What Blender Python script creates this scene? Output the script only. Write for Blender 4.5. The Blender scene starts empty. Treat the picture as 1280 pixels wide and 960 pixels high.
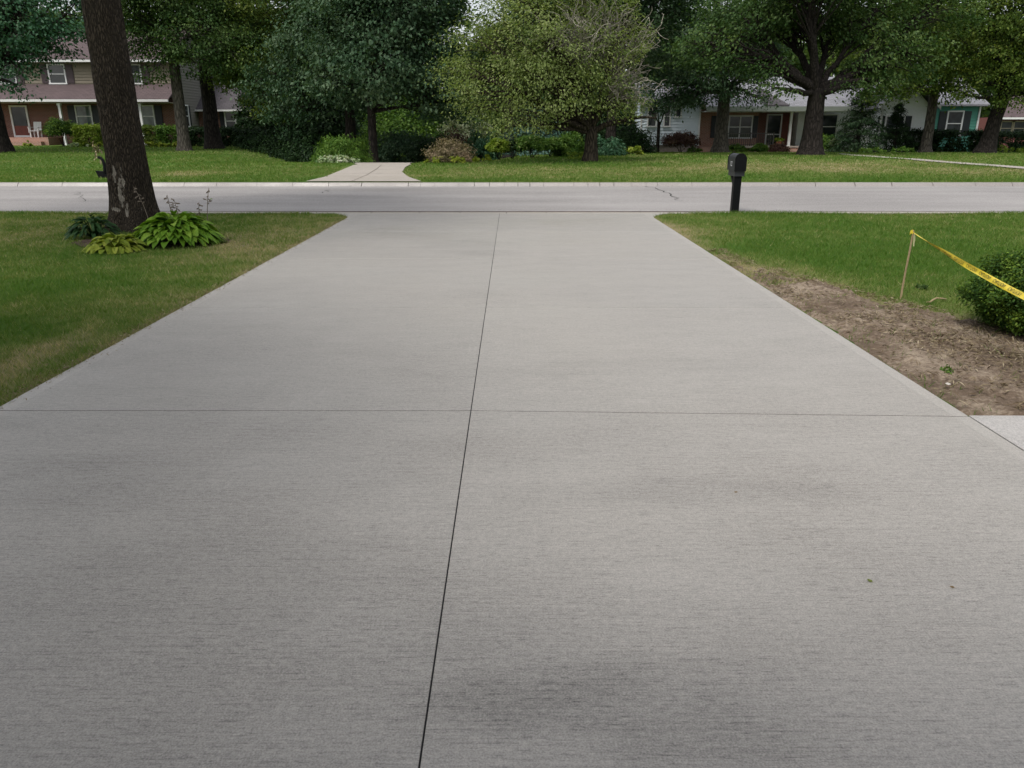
import bpy, math, random
import numpy as np
from mathutils import Vector
random.seed(7); RNG = np.random.default_rng(11)
C = bpy.context.scene.collection
# ------------------------------------------------------------------ camera model (photo measured at 1280x960)
H, PITCH, FPX = 1.6, math.radians(18.3), 967.0
CP, SP = math.cos(PITCH), math.sin(PITCH)
def lerp(a, b, t): return a + (b - a) * t
def sstep(a, b, v):
    t = np.clip((np.asarray(v, float) - a) / (b - a), 0, 1); return t * t * (3 - 2 * t)
# street geometry: Y grows away from the viewer
ST0, ST1 = 15.95, 23.25
DX0, DX1, JX = -3.10, 2.67, -0.245
def terrain(X, Y):
    X = np.asarray(X, float); Y = np.asarray(Y, float)
    d = Y - 23.5
    left = .10 + d * .0125
    mid = np.interp(Y, [23.5, 30, 34, 45, 70, 120], [.10, .27, .20, -.35, -.6, -.6])
    right = np.interp(Y, [23.5, 28, 32, 38, 55, 120], [.10, .31, .42, .36, .05, .05])
    a = sstep(-15.5, -9.5, X); b = sstep(-2.5, 1.5, X)
    far = (left * (1 - a) + mid * a) * (1 - b) + right * b
    near = -.012 + .02 * np.sin(X * .9 + 1) * np.sin(Y * .7) * sstep(.6, 2.5, np.maximum(DX0 - X, X - DX1))
    return np.where(Y < ST0, near, np.where(Y > ST1 + .2, far, -.16))
def T(x, y): return float(terrain(x, y))
def ray(px, py):
    u = (480 - py) / FPX; r = (px - 640) / FPX
    return Vector((r, CP + u * SP, u * CP - SP))
def W(px, py, D):
    """World point seen at a photo position at distance D along Y."""
    d = ray(px, py); s = D / d.y
    return Vector((d.x * s, D, H + d.z * s))
def G(px, py):
    """Where a photo position meets the terrain."""
    d = ray(px, py); y = 1.0
    while y < 120:
        s = y / d.y
        if H + d.z * s <= T(d.x * s, y): break
        y += .02
    s = y / d.y
    return Vector((d.x * s, y, T(d.x * s, y)))
def XD(px, D): return (px - 640) / FPX * (D * CP + 1.2 * SP)
# ------------------------------------------------------------------ value noise
_lat = RNG.random((256, 256))
def vnoise(x, y, s=1.0, seed=0):
    x = np.asarray(x, float) * s + seed * 17.3 + 500; y = np.asarray(y, float) * s + seed * 9.7 + 500
    xi = np.floor(x).astype(int); yi = np.floor(y).astype(int)
    fx = x - xi; fy = y - yi; fx = fx * fx * (3 - 2 * fx); fy = fy * fy * (3 - 2 * fy)
    g = lambda a, b: _lat[a % 256, b % 256]
    return (g(xi, yi) * (1 - fx) + g(xi + 1, yi) * fx) * (1 - fy) + (g(xi, yi + 1) * (1 - fx) + g(xi + 1, yi + 1) * fx) * fy
def fbm(x, y, s=1.0, seed=0, n=4):
    r = 0; a = .5; t = 0
    for k in range(n):
        r = r + a * vnoise(x, y, s * 2 ** k, seed + k); t += a; a *= .55
    return r / t
# ------------------------------------------------------------------ object helpers
def root_loc(p):
    while p is not None and p.parent is not None: p = p.parent
    return Vector(p.location) if p is not None else Vector((0, 0, 0))
def tag(o, label=None, cat=None, group=None, kind=None):
    if label: o['label'] = label
    if cat: o['category'] = cat
    if group: o['group'] = group
    if kind: o['kind'] = kind
    return o
def empty(name, loc, label, cat, group=None):
    o = bpy.data.objects.new(name, None); C.objects.link(o); o.location = loc
    o.empty_display_size = .2
    return tag(o, label, cat, group)
def link(name, me, mat, parent):
    if mat is not None:
        for m in (mat if isinstance(mat, (list, tuple)) else [mat]): me.materials.append(m)
    o = bpy.data.objects.new(name, me); C.objects.link(o)
    if parent is not None: o.parent = parent
    return o
def np_mesh(name, V, F, mat, parent=None, tint=None, origin=None, smooth=False, ptint=None):
    """Mesh object from numpy arrays; F is (n,3) or (n,4)."""
    V = np.asarray(V, np.float32); F = np.asarray(F, np.int32)
    org = np.array(origin if origin is not None else root_loc(parent), np.float32)
    me = bpy.data.meshes.new(name); k = F.shape[1]
    me.vertices.add(len(V)); me.vertices.foreach_set('co', (V - org).ravel())
    me.loops.add(F.size); me.loops.foreach_set('vertex_index', F.ravel())
    me.polygons.add(len(F)); me.polygons.foreach_set('loop_start', np.arange(0, F.size, k, dtype=np.int32))
    me.update(calc_edges=True)
    if tint is not None:
        a = me.attributes.new('tint', 'FLOAT', 'FACE'); a.data.foreach_set('value', np.asarray(tint, np.float32))
    if ptint is not None:
        a = me.attributes.new('tint', 'FLOAT', 'POINT'); a.data.foreach_set('value', np.asarray(ptint, np.float32))
    if smooth: me.polygons.foreach_set('use_smooth', np.ones(len(F), bool))
    o = link(name, me, mat, parent)
    if origin is not None and parent is None: o.location = origin
    return o
class MB:
    def __init__(s): s.v = []; s.f = []
    def add(s, vs, fs):
        b = len(s.v); s.v += [tuple(v) for v in vs]; s.f += [tuple(i + b for i in f) for f in fs]; return s
    def box(s, x0, x1, y0, y1, z0, z1):
        return s.add([(x0,y0,z0),(x1,y0,z0),(x1,y1,z0),(x0,y1,z0),(x0,y0,z1),(x1,y0,z1),(x1,y1,z1),(x0,y1,z1)],
                     [(3,2,1,0),(4,5,6,7),(0,1,5,4),(1,2,6,5),(2,3,7,6),(3,0,4,7)])
    def quad(s, *p): return s.add(p, [tuple(range(len(p)))])
    def tube(s, pts, rad, n=6, cap=True):
        pts = [Vector(p) for p in pts]; rings = []
        up = Vector((0, 0, 1)); u = None
        for i, p in enumerate(pts):
            t = (pts[min(i + 1, len(pts) - 1)] - pts[max(i - 1, 0)]).normalized()
            if u is None:
                u = t.orthogonal().normalized()
            else:
                u = (u - t * u.dot(t)); u = u.normalized() if u.length > 1e-6 else t.orthogonal().normalized()
            w = t.cross(u); r = rad[i] if hasattr(rad, '__len__') else rad
            rings.append([p + (u * math.cos(2 * math.pi * k / n) + w * math.sin(2 * math.pi * k / n)) * r for k in range(n)])
        vs = [v for r in rings for v in r]; fs = []
        for i in range(len(pts) - 1):
            for k in range(n):
                a = i * n + k; b = i * n + (k + 1) % n; fs.append((a, b, b + n, a + n))
        if cap: fs += [tuple(range(n - 1, -1, -1)), tuple(range(len(vs) - n, len(vs)))]
        return s.add(vs, fs)
    def solid(s, front, thick):
        """A polygon given a thickness vector."""
        n = len(front); t = Vector(thick); vs = [Vector(p) for p in front]; vs += [p + t for p in vs]
        fs = [tuple(range(n)), tuple(range(2 * n - 1, n - 1, -1))] + [(i, i + n, (i + 1) % n + n, (i + 1) % n) for i in range(n)]
        return s.add(vs, fs)
    def build(s, name, mat, parent=None, smooth=False, origin=None, label=None, bevel=0):
        org = Vector(origin) if origin is not None else root_loc(parent)
        me = bpy.data.meshes.new(name); me.from_pydata([tuple(Vector(v) - org) for v in s.v], [], s.f); me.update()
        import bmesh
        bm = bmesh.new(); bm.from_mesh(me); bmesh.ops.recalc_face_normals(bm, faces=bm.faces); bm.to_mesh(me); bm.free()
        if smooth: me.polygons.foreach_set('use_smooth', np.ones(len(me.polygons), bool))
        o = link(name, me, mat, parent)
        if origin is not None and parent is None: o.location = org
        if label: o['label'] = label
        if bevel:
            m = o.modifiers.new('bevel', 'BEVEL'); m.width = bevel; m.segments = 2
        return o
# ------------------------------------------------------------------ materials
def newmat(name):
    m = bpy.data.materials.new(name); m.use_nodes = True; nt = m.node_tree
    b = nt.nodes['Principled BSDF']; return m, nt, b, nt.nodes['Material Output']
def N(nt, t, **kw):
    n = nt.nodes.new(t)
    for k, v in kw.items():
        if k in n.inputs: n.inputs[k].default_value = v
        else: setattr(n, k, v)
    return n
def L(nt, a, b): nt.links.new(a, b)
def coords(nt, scale=(1, 1, 1), kind='Object'):
    tc = N(nt, 'ShaderNodeTexCoord'); mp = N(nt, 'ShaderNodeMapping'); mp.inputs['Scale'].default_value = scale
    L(nt, tc.outputs[kind], mp.inputs['Vector']); return mp.outputs['Vector']
def geo_pos(nt, scale=(1, 1, 1)):
    g = N(nt, 'ShaderNodeNewGeometry'); mp = N(nt, 'ShaderNodeMapping'); mp.inputs['Scale'].default_value = scale
    L(nt, g.outputs['Position'], mp.inputs['Vector']); return mp.outputs['Vector']
def noise(nt, vec, s, detail=4, rough=.55):
    n = N(nt, 'ShaderNodeTexNoise', Scale=s, Detail=detail, Roughness=rough); L(nt, vec, n.inputs['Vector']); return n.outputs['Fac']
def ramp(nt, fac, stops, interp='LINEAR'):
    r = N(nt, 'ShaderNodeValToRGB'); cr = r.color_ramp; cr.interpolation = interp
    while len(cr.elements) < len(stops): cr.elements.new(.5)
    for e, (p, c) in zip(cr.elements, stops): e.position = p; e.color = (*c, 1) if len(c) == 3 else c
    L(nt, fac, r.inputs['Fac']); return r.outputs['Color']
def mix(nt, fac, a, b, mode='MIX'):
    m = N(nt, 'ShaderNodeMix', data_type='RGBA', blend_type=mode)
    for i, v in ((0, fac), (6, a), (7, b)):
        if isinstance(v, bpy.types.NodeSocket): L(nt, v, m.inputs[i])
        elif isinstance(v, tuple): m.inputs[i].default_value = (*v, 1)
        else: m.inputs[i].default_value = v
    return m.outputs[2]
def mth(nt, op, a, b=0, c=None):
    m = N(nt, 'ShaderNodeMath', operation=op)
    for i, v in enumerate((a, b) if c is None else (a, b, c)):
        if isinstance(v, bpy.types.NodeSocket): L(nt, v, m.inputs[i])
        else: m.inputs[i].default_value = v
    return m.outputs[0]
def mrange(nt, v, a, b, c=0., d=1.):
    m = N(nt, 'ShaderNodeMapRange'); L(nt, v, m.inputs[0])
    for i, x in zip((1, 2, 3, 4), (a, b, c, d)): m.inputs[i].default_value = x
    return m.outputs[0]
def bump(nt, b, h, strength=.3, dist=.01):
    n = N(nt, 'ShaderNodeBump', Strength=strength, Distance=dist); L(nt, h, n.inputs['Height']); L(nt, n.outputs[0], b.inputs['Normal'])
def plain(name, col, rough=.6, var=.25, scale=8., metal=0., spec=.4, bumps=0.):
    m, nt, b, o = newmat(name); v = geo_pos(nt); f = noise(nt, v, scale, 5, .6)
    c = ramp(nt, f, [(.25, tuple(x * (1 - var) for x in col)), (.75, tuple(min(1, x * (1 + var)) for x in col))])
    L(nt, c, b.inputs['Base Color']); b.inputs['Roughness'].default_value = rough; b.inputs['Metallic'].default_value = metal
    b.inputs['Specular IOR Level'].default_value = spec
    if bumps: bump(nt, b, f, bumps, .01)
    return m
def leaf_mat(name, c0, c1, c2, transl=.3, rough=.5, spec=.3):
    m, nt, b, o = newmat(name); rough = max(rough, .5); spec = min(spec, .14)
    a = N(nt, 'ShaderNodeAttribute', attribute_name='tint')
    c = ramp(nt, a.outputs['Fac'], [(0., c0), (.5, c1), (1., c2)])
    L(nt, c, b.inputs['Base Color']); b.inputs['Roughness'].default_value = rough; b.inputs['Specular IOR Level'].default_value = spec
    t = N(nt, 'ShaderNodeBsdfTranslucent'); c2_ = mix(nt, 1., c, (1.15, 1.2, .55), 'MULTIPLY'); L(nt, c2_, t.inputs['Color'])
    x = N(nt, 'ShaderNodeMixShader'); x.inputs[0].default_value = transl
    L(nt, b.outputs[0], x.inputs[1]); L(nt, t.outputs[0], x.inputs[2]); L(nt, x.outputs[0], o.inputs['Surface'])
    return m
def bark_mat(name, c0, c1, scale=7., scars=None):
    m, nt, b, o = newmat(name); v = coords(nt, (1, 1, .22))
    f = noise(nt, v, scale, 8, .65); f2 = noise(nt, coords(nt, (1, 1, .5)), 1.6, 4, .5)
    vo = N(nt, 'ShaderNodeTexVoronoi', Scale=scale * 1.6, feature='DISTANCE_TO_EDGE'); L(nt, v, vo.inputs['Vector'])
    ridge = mth(nt, 'MULTIPLY', mrange(nt, vo.outputs['Distance'], 0, .25), f)
    c = ramp(nt, ridge, [(.05, c0), (.6, c1)]); c = mix(nt, mrange(nt, f2, .4, .75, 0, .5), c, tuple(x * .55 for x in c1))
    h = ridge
    if scars:                                   # old pale wounds where the bark has come off
        spec_ = noise(nt, coords(nt, (1, 1, .6)), 42, 2, .5)
        c = mix(nt, mrange(nt, spec_, .70, .76, 0, .55), c, (.26, .23, .18))
        tc = N(nt, 'ShaderNodeTexCoord'); tot = None
        for (p, rx, rz, th) in scars:
            vm = N(nt, 'ShaderNodeVectorMath', operation='SUBTRACT'); L(nt, tc.outputs['Object'], vm.inputs[0]); vm.inputs[1].default_value = p
            vs = N(nt, 'ShaderNodeVectorMath', operation='MULTIPLY'); L(nt, vm.outputs[0], vs.inputs[0]); vs.inputs[1].default_value = (1 / rx, 1 / rx, 1 / rz)
            ln = N(nt, 'ShaderNodeVectorMath', operation='LENGTH'); L(nt, vs.outputs[0], ln.inputs[0])
            nn = noise(nt, coords(nt, (1, 1, .45)), 17, 6, .7)
            d = mth(nt, 'ADD', ln.outputs['Value'], mth(nt, 'MULTIPLY', mth(nt, 'SUBTRACT', nn, .5), th))
            k = mrange(nt, d, .9, .75); tot = k if tot is None else mth(nt, 'MAXIMUM', tot, k)
        c = mix(nt, tot, c, (.27, .245, .205))
    L(nt, c, b.inputs['Base Color']); b.inputs['Roughness'].default_value = .95; b.inputs['Specular IOR Level'].default_value = .15
    bump(nt, b, h, .9, .05); return m
def brick_mat(name, c1, c2, mortar):
    m, nt, b, o = newmat(name)
    g = N(nt, 'ShaderNodeNewGeometry'); sx = N(nt, 'ShaderNodeSeparateXYZ'); L(nt, g.outputs['Position'], sx.inputs[0])
    cb = N(nt, 'ShaderNodeCombineXYZ'); L(nt, mth(nt, 'ADD', sx.outputs[0], sx.outputs[1]), cb.inputs[0]); L(nt, sx.outputs[2], cb.inputs[1])
    t = N(nt, 'ShaderNodeTexBrick', Scale=1.0); L(nt, cb.outputs[0], t.inputs['Vector'])
    t.inputs['Color1'].default_value = (*c1, 1); t.inputs['Color2'].default_value = (*c2, 1); t.inputs['Mortar'].default_value = (*mortar, 1)
    t.inputs['Mortar Size'].default_value = .012; t.inputs['Brick Width'].default_value = .23; t.inputs['Row Height'].default_value = .08
    c = mix(nt, noise(nt, geo_pos(nt), .9, 4), t.outputs['Color'], tuple(x * .6 for x in c1), 'MIX')
    c = mix(nt, .35, t.outputs['Color'], c)
    L(nt, c, b.inputs['Base Color']); b.inputs['Roughness'].default_value = .9; return m
def shingle_mat(name, c):
    m, nt, b, o = newmat(name); v = geo_pos(nt, (1, 1, 1))
    t = N(nt, 'ShaderNodeTexBrick', Scale=1.0); L(nt, v, t.inputs['Vector'])
    t.inputs['Color1'].default_value = (*[x * .8 for x in c], 1); t.inputs['Color2'].default_value = (*[min(1, x * 1.15) for x in c], 1)
    t.inputs['Mortar'].default_value = (*[x * .45 for x in c], 1); t.inputs['Mortar Size'].default_value = .015
    t.inputs['Brick Width'].default_value = .35; t.inputs['Row Height'].default_value = .16
    cc = mix(nt, mrange(nt, noise(nt, v, .7, 5), .35, .7), t.outputs['Color'], tuple(x * .75 for x in c), 'MIX'); cc = mix(nt, .5, t.outputs['Color'], cc)
    L(nt, cc, b.inputs['Base Color']); b.inputs['Roughness'].default_value = .85; return m
def glass_mat(name, col=(.02, .025, .028)):
    m, nt, b, o = newmat(name)
    f = noise(nt, geo_pos(nt), 1.5, 3); c = ramp(nt, f, [(.35, col), (.7, tuple(x * 2.2 for x in col))]); L(nt, c, b.inputs['Base Color'])
    b.inputs['Roughness'].default_value = .06; b.inputs['Specular IOR Level'].default_value = .6; return m

def concrete_mat(name, base, broom=True, edges=None, spotty=1., shade_damp=()):
    """Broom-finished concrete; edges: list of (axis, value) whose trowelled margin stays smooth."""
    m, nt, b, o = newmat(name)
    P = geo_pos(nt)
    big = noise(nt, geo_pos(nt, (.55, 1, 1)), .55, 4, .55); mid = noise(nt, geo_pos(nt, (.5, 1, 1)), 2.3, 5, .6)
    fine = noise(nt, P, 160, 3, .7); grain = noise(nt, P, 45, 4, .7)
    st1 = noise(nt, geo_pos(nt, (1.1, 62, 1)), 1.0, 4, .65); st2 = noise(nt, geo_pos(nt, (4.5, 170, 1)), 1.0, 3, .6)
    st3 = noise(nt, geo_pos(nt, (13, 120, 1)), 1.0, 3, .6)
    streak = mth(nt, 'ADD', mth(nt, 'MULTIPLY', st1, .3), mth(nt, 'ADD', mth(nt, 'MULTIPLY', st2, .35), mth(nt, 'MULTIPLY', st3, .35)))
    pit = mth(nt, 'MULTIPLY', mrange(nt, st3, .36, .42), mrange(nt, streak, .38, .43))                                        # the deepest broom marks
    blot = mrange(nt, mth(nt, 'ADD', mth(nt, 'MULTIPLY', big, .65), mth(nt, 'MULTIPLY', mid, .35)), .38, .62)
    v = mth(nt, 'ADD', .82, mth(nt, 'MULTIPLY', blot, .19))
    v = mth(nt, 'ADD', v, mth(nt, 'MULTIPLY', mth(nt, 'SUBTRACT', grain, .5), .85 * spotty))
    v = mth(nt, 'ADD', v, mth(nt, 'MULTIPLY', mth(nt, 'SUBTRACT', fine, .5), 1.7 * spotty))
    if broom:                                            # each slab was poured and cured a little differently
        sy = N(nt, 'ShaderNodeSeparateXYZ'); L(nt, P, sy.inputs[0])
        row = mth(nt, 'FLOOR', mth(nt, 'DIVIDE', mth(nt, 'SUBTRACT', sy.outputs[1], 1.5), 2.835)); col = mth(nt, 'GREATER_THAN', sy.outputs[0], JX)
        wn = N(nt, 'ShaderNodeTexWhiteNoise', noise_dimensions='1D'); L(nt, mth(nt, 'ADD', mth(nt, 'MULTIPLY', row, 3.7), mth(nt, 'MULTIPLY', col, 1.9)), wn.inputs['W'])
        v = mth(nt, 'ADD', v, mth(nt, 'MULTIPLY', mth(nt, 'SUBTRACT', wn.outputs['Value'], .5), .07)); v = mth(nt, 'ADD', v, mth(nt, 'MULTIPLY', col, .025))
    edge = None
    if edges:
        sx = N(nt, 'ShaderNodeSeparateXYZ'); L(nt, P, sx.inputs[0])
        for ax, val, w in edges:
            d = mth(nt, 'ABSOLUTE', mth(nt, 'SUBTRACT', sx.outputs[ax], val)); k = mrange(nt, d, w * .85, w, 1, 0)
            edge = k if edge is None else mth(nt, 'MAXIMUM', edge, k)
    if broom:
        amt = mth(nt, 'MULTIPLY', mth(nt, 'SUBTRACT', streak, .5), 1.05)
        amt = mth(nt, 'ADD', amt, mth(nt, 'MULTIPLY', mth(nt, 'SUBTRACT', pit, 1.), .16))
        if edge is not None: amt = mth(nt, 'MULTIPLY', amt, mth(nt, 'SUBTRACT', 1., mth(nt, 'MULTIPLY', edge, .85)))
        v = mth(nt, 'ADD', v, amt)
    for (cx, cy, rx, ry, amt_) in shade_damp:               # ragged dark patches: soft shade put into the colour, plus dried damp marks
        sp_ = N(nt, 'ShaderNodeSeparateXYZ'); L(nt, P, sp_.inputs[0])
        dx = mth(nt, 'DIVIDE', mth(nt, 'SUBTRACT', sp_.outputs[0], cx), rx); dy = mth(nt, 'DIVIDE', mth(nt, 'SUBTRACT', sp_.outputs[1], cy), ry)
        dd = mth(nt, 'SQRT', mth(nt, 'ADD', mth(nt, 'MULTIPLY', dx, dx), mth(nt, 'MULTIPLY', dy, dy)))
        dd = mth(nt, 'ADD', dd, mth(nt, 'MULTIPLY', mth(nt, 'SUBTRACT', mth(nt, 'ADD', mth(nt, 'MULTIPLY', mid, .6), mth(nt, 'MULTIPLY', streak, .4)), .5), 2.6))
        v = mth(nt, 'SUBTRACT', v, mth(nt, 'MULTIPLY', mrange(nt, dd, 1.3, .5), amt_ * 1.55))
    if edge is not None: v = mth(nt, 'ADD', v, mth(nt, 'MULTIPLY', edge, .07))
    hue = mix(nt, noise(nt, geo_pos(nt, (.5, .5, 1)), .5, 3), tuple(base), (base[0] * 1.02, base[1] * .985, base[2] * .95))
    cb = N(nt, 'ShaderNodeCombineXYZ')
    for i in range(3): L(nt, v, cb.inputs[i])
    c = mix(nt, 1., hue, cb.outputs[0], 'MULTIPLY'); L(nt, c, b.inputs['Base Color'])
    r = mrange(nt, blot, 0, 1, .60, .32); L(nt, r, b.inputs['Roughness']); b.inputs['Specular IOR Level'].default_value = .85
    hh = mth(nt, 'ADD', mth(nt, 'MULTIPLY', streak, 1. if broom else .1), mth(nt, 'MULTIPLY', fine, .25))
    if edge is not None: hh = mth(nt, 'MULTIPLY', hh, mth(nt, 'SUBTRACT', 1., mth(nt, 'MULTIPLY', edge, .8)))
    bump(nt, b, hh, .6, .006)
    return m
def asphalt_mat(name):
    m, nt, b, o = newmat(name); P = geo_pos(nt)
    f = noise(nt, P, 38, 4, .85); g = noise(nt, geo_pos(nt, (.25, 1, 1)), .8, 5, .6); s = noise(nt, geo_pos(nt, (.2, .9, 1)), 1., 4)
    v = mth(nt, 'ADD', mth(nt, 'MULTIPLY', f, .95), mth(nt, 'ADD', mth(nt, 'MULTIPLY', g, .3), mth(nt, 'MULTIPLY', s, .15)))
    c = ramp(nt, v, [(.52, (.165, .154, .147)), (.69, (.272, .256, .247)), (.86, (.41, .388, .372))])
    L(nt, c, b.inputs['Base Color']); b.inputs['Roughness'].default_value = .75; bump(nt, b, f, .3, .008); return m
def soil_mat(name, c0, c1, c2, scale=1.):
    m, nt, b, o = newmat(name); P = geo_pos(nt)
    a = noise(nt, geo_pos(nt, (1.6, .8, 1)), 1.5 * scale, 6, .7); f = noise(nt, geo_pos(nt, (1, 1.6, 1)), 22 * scale, 5, .75)
    v = mth(nt, 'ADD', mth(nt, 'MULTIPLY', a, .55), mth(nt, 'MULTIPLY', f, .45))
    c = ramp(nt, v, [(.36, c0), (.49, c1), (.61, c2)]); L(nt, c, b.inputs['Base Color']); b.inputs['Roughness'].default_value = .95
    b.inputs['Specular IOR Level'].default_value = .15; bump(nt, b, f, .8, .03); return m
def lawn_mat(name):
    m, nt, b, o = newmat(name); P = geo_pos(nt)
    a = N(nt, 'ShaderNodeAttribute', attribute_name='tint')
    n1 = noise(nt, P, 9, 5, .7); n2 = noise(nt, P, 60, 3, .7)
    t = mth(nt, 'ADD', a.outputs['Fac'], mth(nt, 'ADD', mth(nt, 'MULTIPLY', mth(nt, 'SUBTRACT', n1, .5), .35), mth(nt, 'MULTIPLY', mth(nt, 'SUBTRACT', n2, .5), .35)))
    c = ramp(nt, t, [(0., (.058, .118, .018)), (.35, (.125, .16, .042)), (.65, (.23, .205, .10)), (1., (.36, .29, .18))])
    L(nt, c, b.inputs['Base Color']); b.inputs['Roughness'].default_value = .9; b.inputs['Specular IOR Level'].default_value = .1
    bump(nt, b, n2, .8, .03); return m
M = {}
M['lawn'] = lawn_mat('lawn'); M['asphalt'] = asphalt_mat('pale_asphalt')
M['grass'] = leaf_mat('grass_blades', (.080, .168, .022), (.165, .222, .052), (.46, .38, .22), .33, .6, .2)
_ed = [(0, DX0, .10), (0, DX1, .10)]
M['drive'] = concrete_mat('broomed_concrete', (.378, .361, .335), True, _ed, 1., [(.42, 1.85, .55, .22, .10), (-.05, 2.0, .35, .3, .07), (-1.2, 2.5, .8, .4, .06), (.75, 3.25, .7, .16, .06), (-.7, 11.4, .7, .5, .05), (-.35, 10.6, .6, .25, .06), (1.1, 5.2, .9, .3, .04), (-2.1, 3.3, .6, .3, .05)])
M['walk'] = concrete_mat('smooth_concrete', (.47, .455, .44), False)
M['oldcon'] = concrete_mat('old_concrete', (.47, .43, .385), False, spotty=.7)
M['curb'] = concrete_mat('curb_concrete', (.29, .268, .252), False, spotty=1.2)
M['joint'] = plain('joint_filler', (.012, .012, .012), .9, .3)
M['soil'] = soil_mat('bare_soil', (.088, .062, .043), (.185, .138, .10), (.38, .31, .235))
M['mulch'] = soil_mat('mulch', (.03, .02, .014), (.07, .048, .034), (.15, .11, .08), 2)
M['bark_dark'] = bark_mat('dark_bark', (.016, .013, .010), (.085, .068, .050))
M['bark_grey'] = bark_mat('grey_bark', (.05, .045, .038), (.17, .15, .125))
M['bark_black'] = bark_mat('black_bark', (.012, .010, .009), (.05, .042, .036))
M['bark_near'] = bark_mat('furrowed_bark', (.022, .018, .014), (.085, .068, .050), 24.,
    [((-.10, -.34, .92), .07, .15, 2.6), ((.03, -.34, .84), .05, .22, 2.6), ((-.02, -.36, .60), .06, .22, 2.6), ((.05, -.38, .42), .05, .16, 2.6), ((-.18, -.36, .36), .12, .05, 2.4), ((.28, -.26, .40), .05, .14, 2.4)])
M['twig'] = bark_mat('pale_twig', (.27, .25, .20), (.5, .47, .38), 20)
M['lf_maple'] = leaf_mat('maple_leaves', (.024, .054, .026), (.048, .095, .046), (.115, .17, .095), .22)
M['lf_oak'] = leaf_mat('oak_leaves', (.026, .062, .016), (.056, .105, .03), (.115, .17, .052), .3)
M['lf_olive'] = leaf_mat('olive_leaves', (0.043, 0.081, 0.014), (0.090, 0.142, 0.026), (0.181, 0.220, 0.043), .35)
M['lf_apple'] = leaf_mat('apple_leaves', (.10, .145, .04), (.18, .238, .075), (.32, .37, .15), .4)
M['lf_bluish'] = leaf_mat('bluish_leaves', (0.023, 0.067, 0.032), (0.046, 0.119, 0.061), (0.123, 0.217, 0.123), .25, .45, .45)
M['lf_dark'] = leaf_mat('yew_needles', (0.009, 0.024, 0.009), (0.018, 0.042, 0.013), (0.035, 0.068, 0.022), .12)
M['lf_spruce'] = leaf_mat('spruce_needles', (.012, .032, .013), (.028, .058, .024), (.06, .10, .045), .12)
M['lf_bluespruce'] = leaf_mat('blue_spruce_needles', (0.043, 0.094, 0.072), (0.087, 0.174, 0.138), (0.174, 0.275, 0.232), .12)
M['lf_shrub'] = leaf_mat('shrub_leaves', (0.043, 0.104, 0.017), (0.090, 0.177, 0.029), (0.174, 0.275, 0.058), .3)
M['lf_lime'] = leaf_mat('lime_leaves', (0.099, 0.165, 0.017), (0.187, 0.275, 0.033), (0.330, 0.396, 0.077), .35)
M['lf_pink'] = leaf_mat('faded_flower_shrub', (0.102, 0.102, 0.051), (0.217, 0.181, 0.109), (0.377, 0.275, 0.203), .25)
M['lf_red'] = leaf_mat('dark_red_leaves', (0.051, 0.026, 0.023), (0.102, 0.052, 0.043), (0.145, 0.102, 0.058), .2)
M['lf_pale'] = leaf_mat('pale_feathery_leaves', (0.132, 0.165, 0.088), (0.242, 0.286, 0.176), (0.396, 0.418, 0.308), .3)
M['lf_varieg'] = leaf_mat('variegated_leaves', (0.116, 0.203, 0.072), (0.348, 0.435, 0.246), (0.600, 0.600, 0.493), .25)
M['lf_box'] = leaf_mat('boxwood_leaves', (.022, .055, .01), (.05, .11, .017), (.20, .30, .04), .22)
M['hosta'] = leaf_mat('hosta_leaves', (.06, .14, .012), (.125, .245, .02), (.24, .36, .05), .3, .38, .45)
M['hosta_yel'] = leaf_mat('yellow_hosta_leaves', (.10, .15, .015), (.20, .26, .03), (.32, .35, .06), .3, .4, .4)
M['hosta_dark'] = leaf_mat('dark_hosta_leaves', (.016, .045, .014), (.03, .075, .024), (.055, .11, .04), .2, .4, .4)
M['straw'] = leaf_mat('straw_litter', (.12, .085, .055), (.24, .19, .12), (.42, .36, .25), .1, .8, .1)
M['stalk'] = plain('dry_stalk', (.16, .13, .10), .8)
M['white'] = plain('white_paint', (.74, .74, .74), .5, .05); M['black'] = plain('black_paint', (.006, .006, .007), .5, .3, 20, 0, .12)
M['boxlit'] = plain('lit_black_metal', (.028, .029, .034), .42, .25, 14, 0, .4)  # black mailbox paint lightened: daylight from the left put into its colour
M['siding_beige'] = plain('beige_siding', (.27, .232, .175), .7, .08); M['siding_grey'] = plain('grey_siding', (.20, .19, .165), .75, .1)
M['siding_blue'] = plain('pale_blue_siding', (.68, .76, .83), .6, .05); M['siding_white'] = plain('white_siding', (.80, .82, .85), .6, .05)
M['siding_green'] = plain('teal_green_siding', (.08, .28, .215), .7, .1)
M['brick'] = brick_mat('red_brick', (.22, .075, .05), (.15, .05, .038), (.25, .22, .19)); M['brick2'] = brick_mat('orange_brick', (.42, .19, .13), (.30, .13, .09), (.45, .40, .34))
M['found'] = plain('foundation_block', (.33, .27, .25), .9, .2)
M['roof_mauve'] = shingle_mat('mauve_shingles', (.105, .074, .076)); M['roof_grey'] = shingle_mat('pale_grey_shingles', (.27, .27, .295)); M['roof_dark'] = shingle_mat('dark_shingles', (.09, .08, .088))
M['shutter_plum'] = plain('plum_shutter', (.075, .052, .058), .6); M['shutter_black'] = plain('black_shutter', (.016, .02, .024), .5)
M['glass'] = glass_mat('window_glass'); M['curtain'] = glass_mat('curtained_glass', (.09, .11, .11))
M['door_red'] = plain('red_brown_door', (.16, .035, .022), .5); M['fascia'] = plain('grey_green_fascia', (.24, .27, .24), .6, .1)
M['iron'] = plain('iron_railing', (.06, .055, .05), .5); M['wood'] = plain('stake_wood', (.36, .27, .155), .8, .25, 30)
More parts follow.
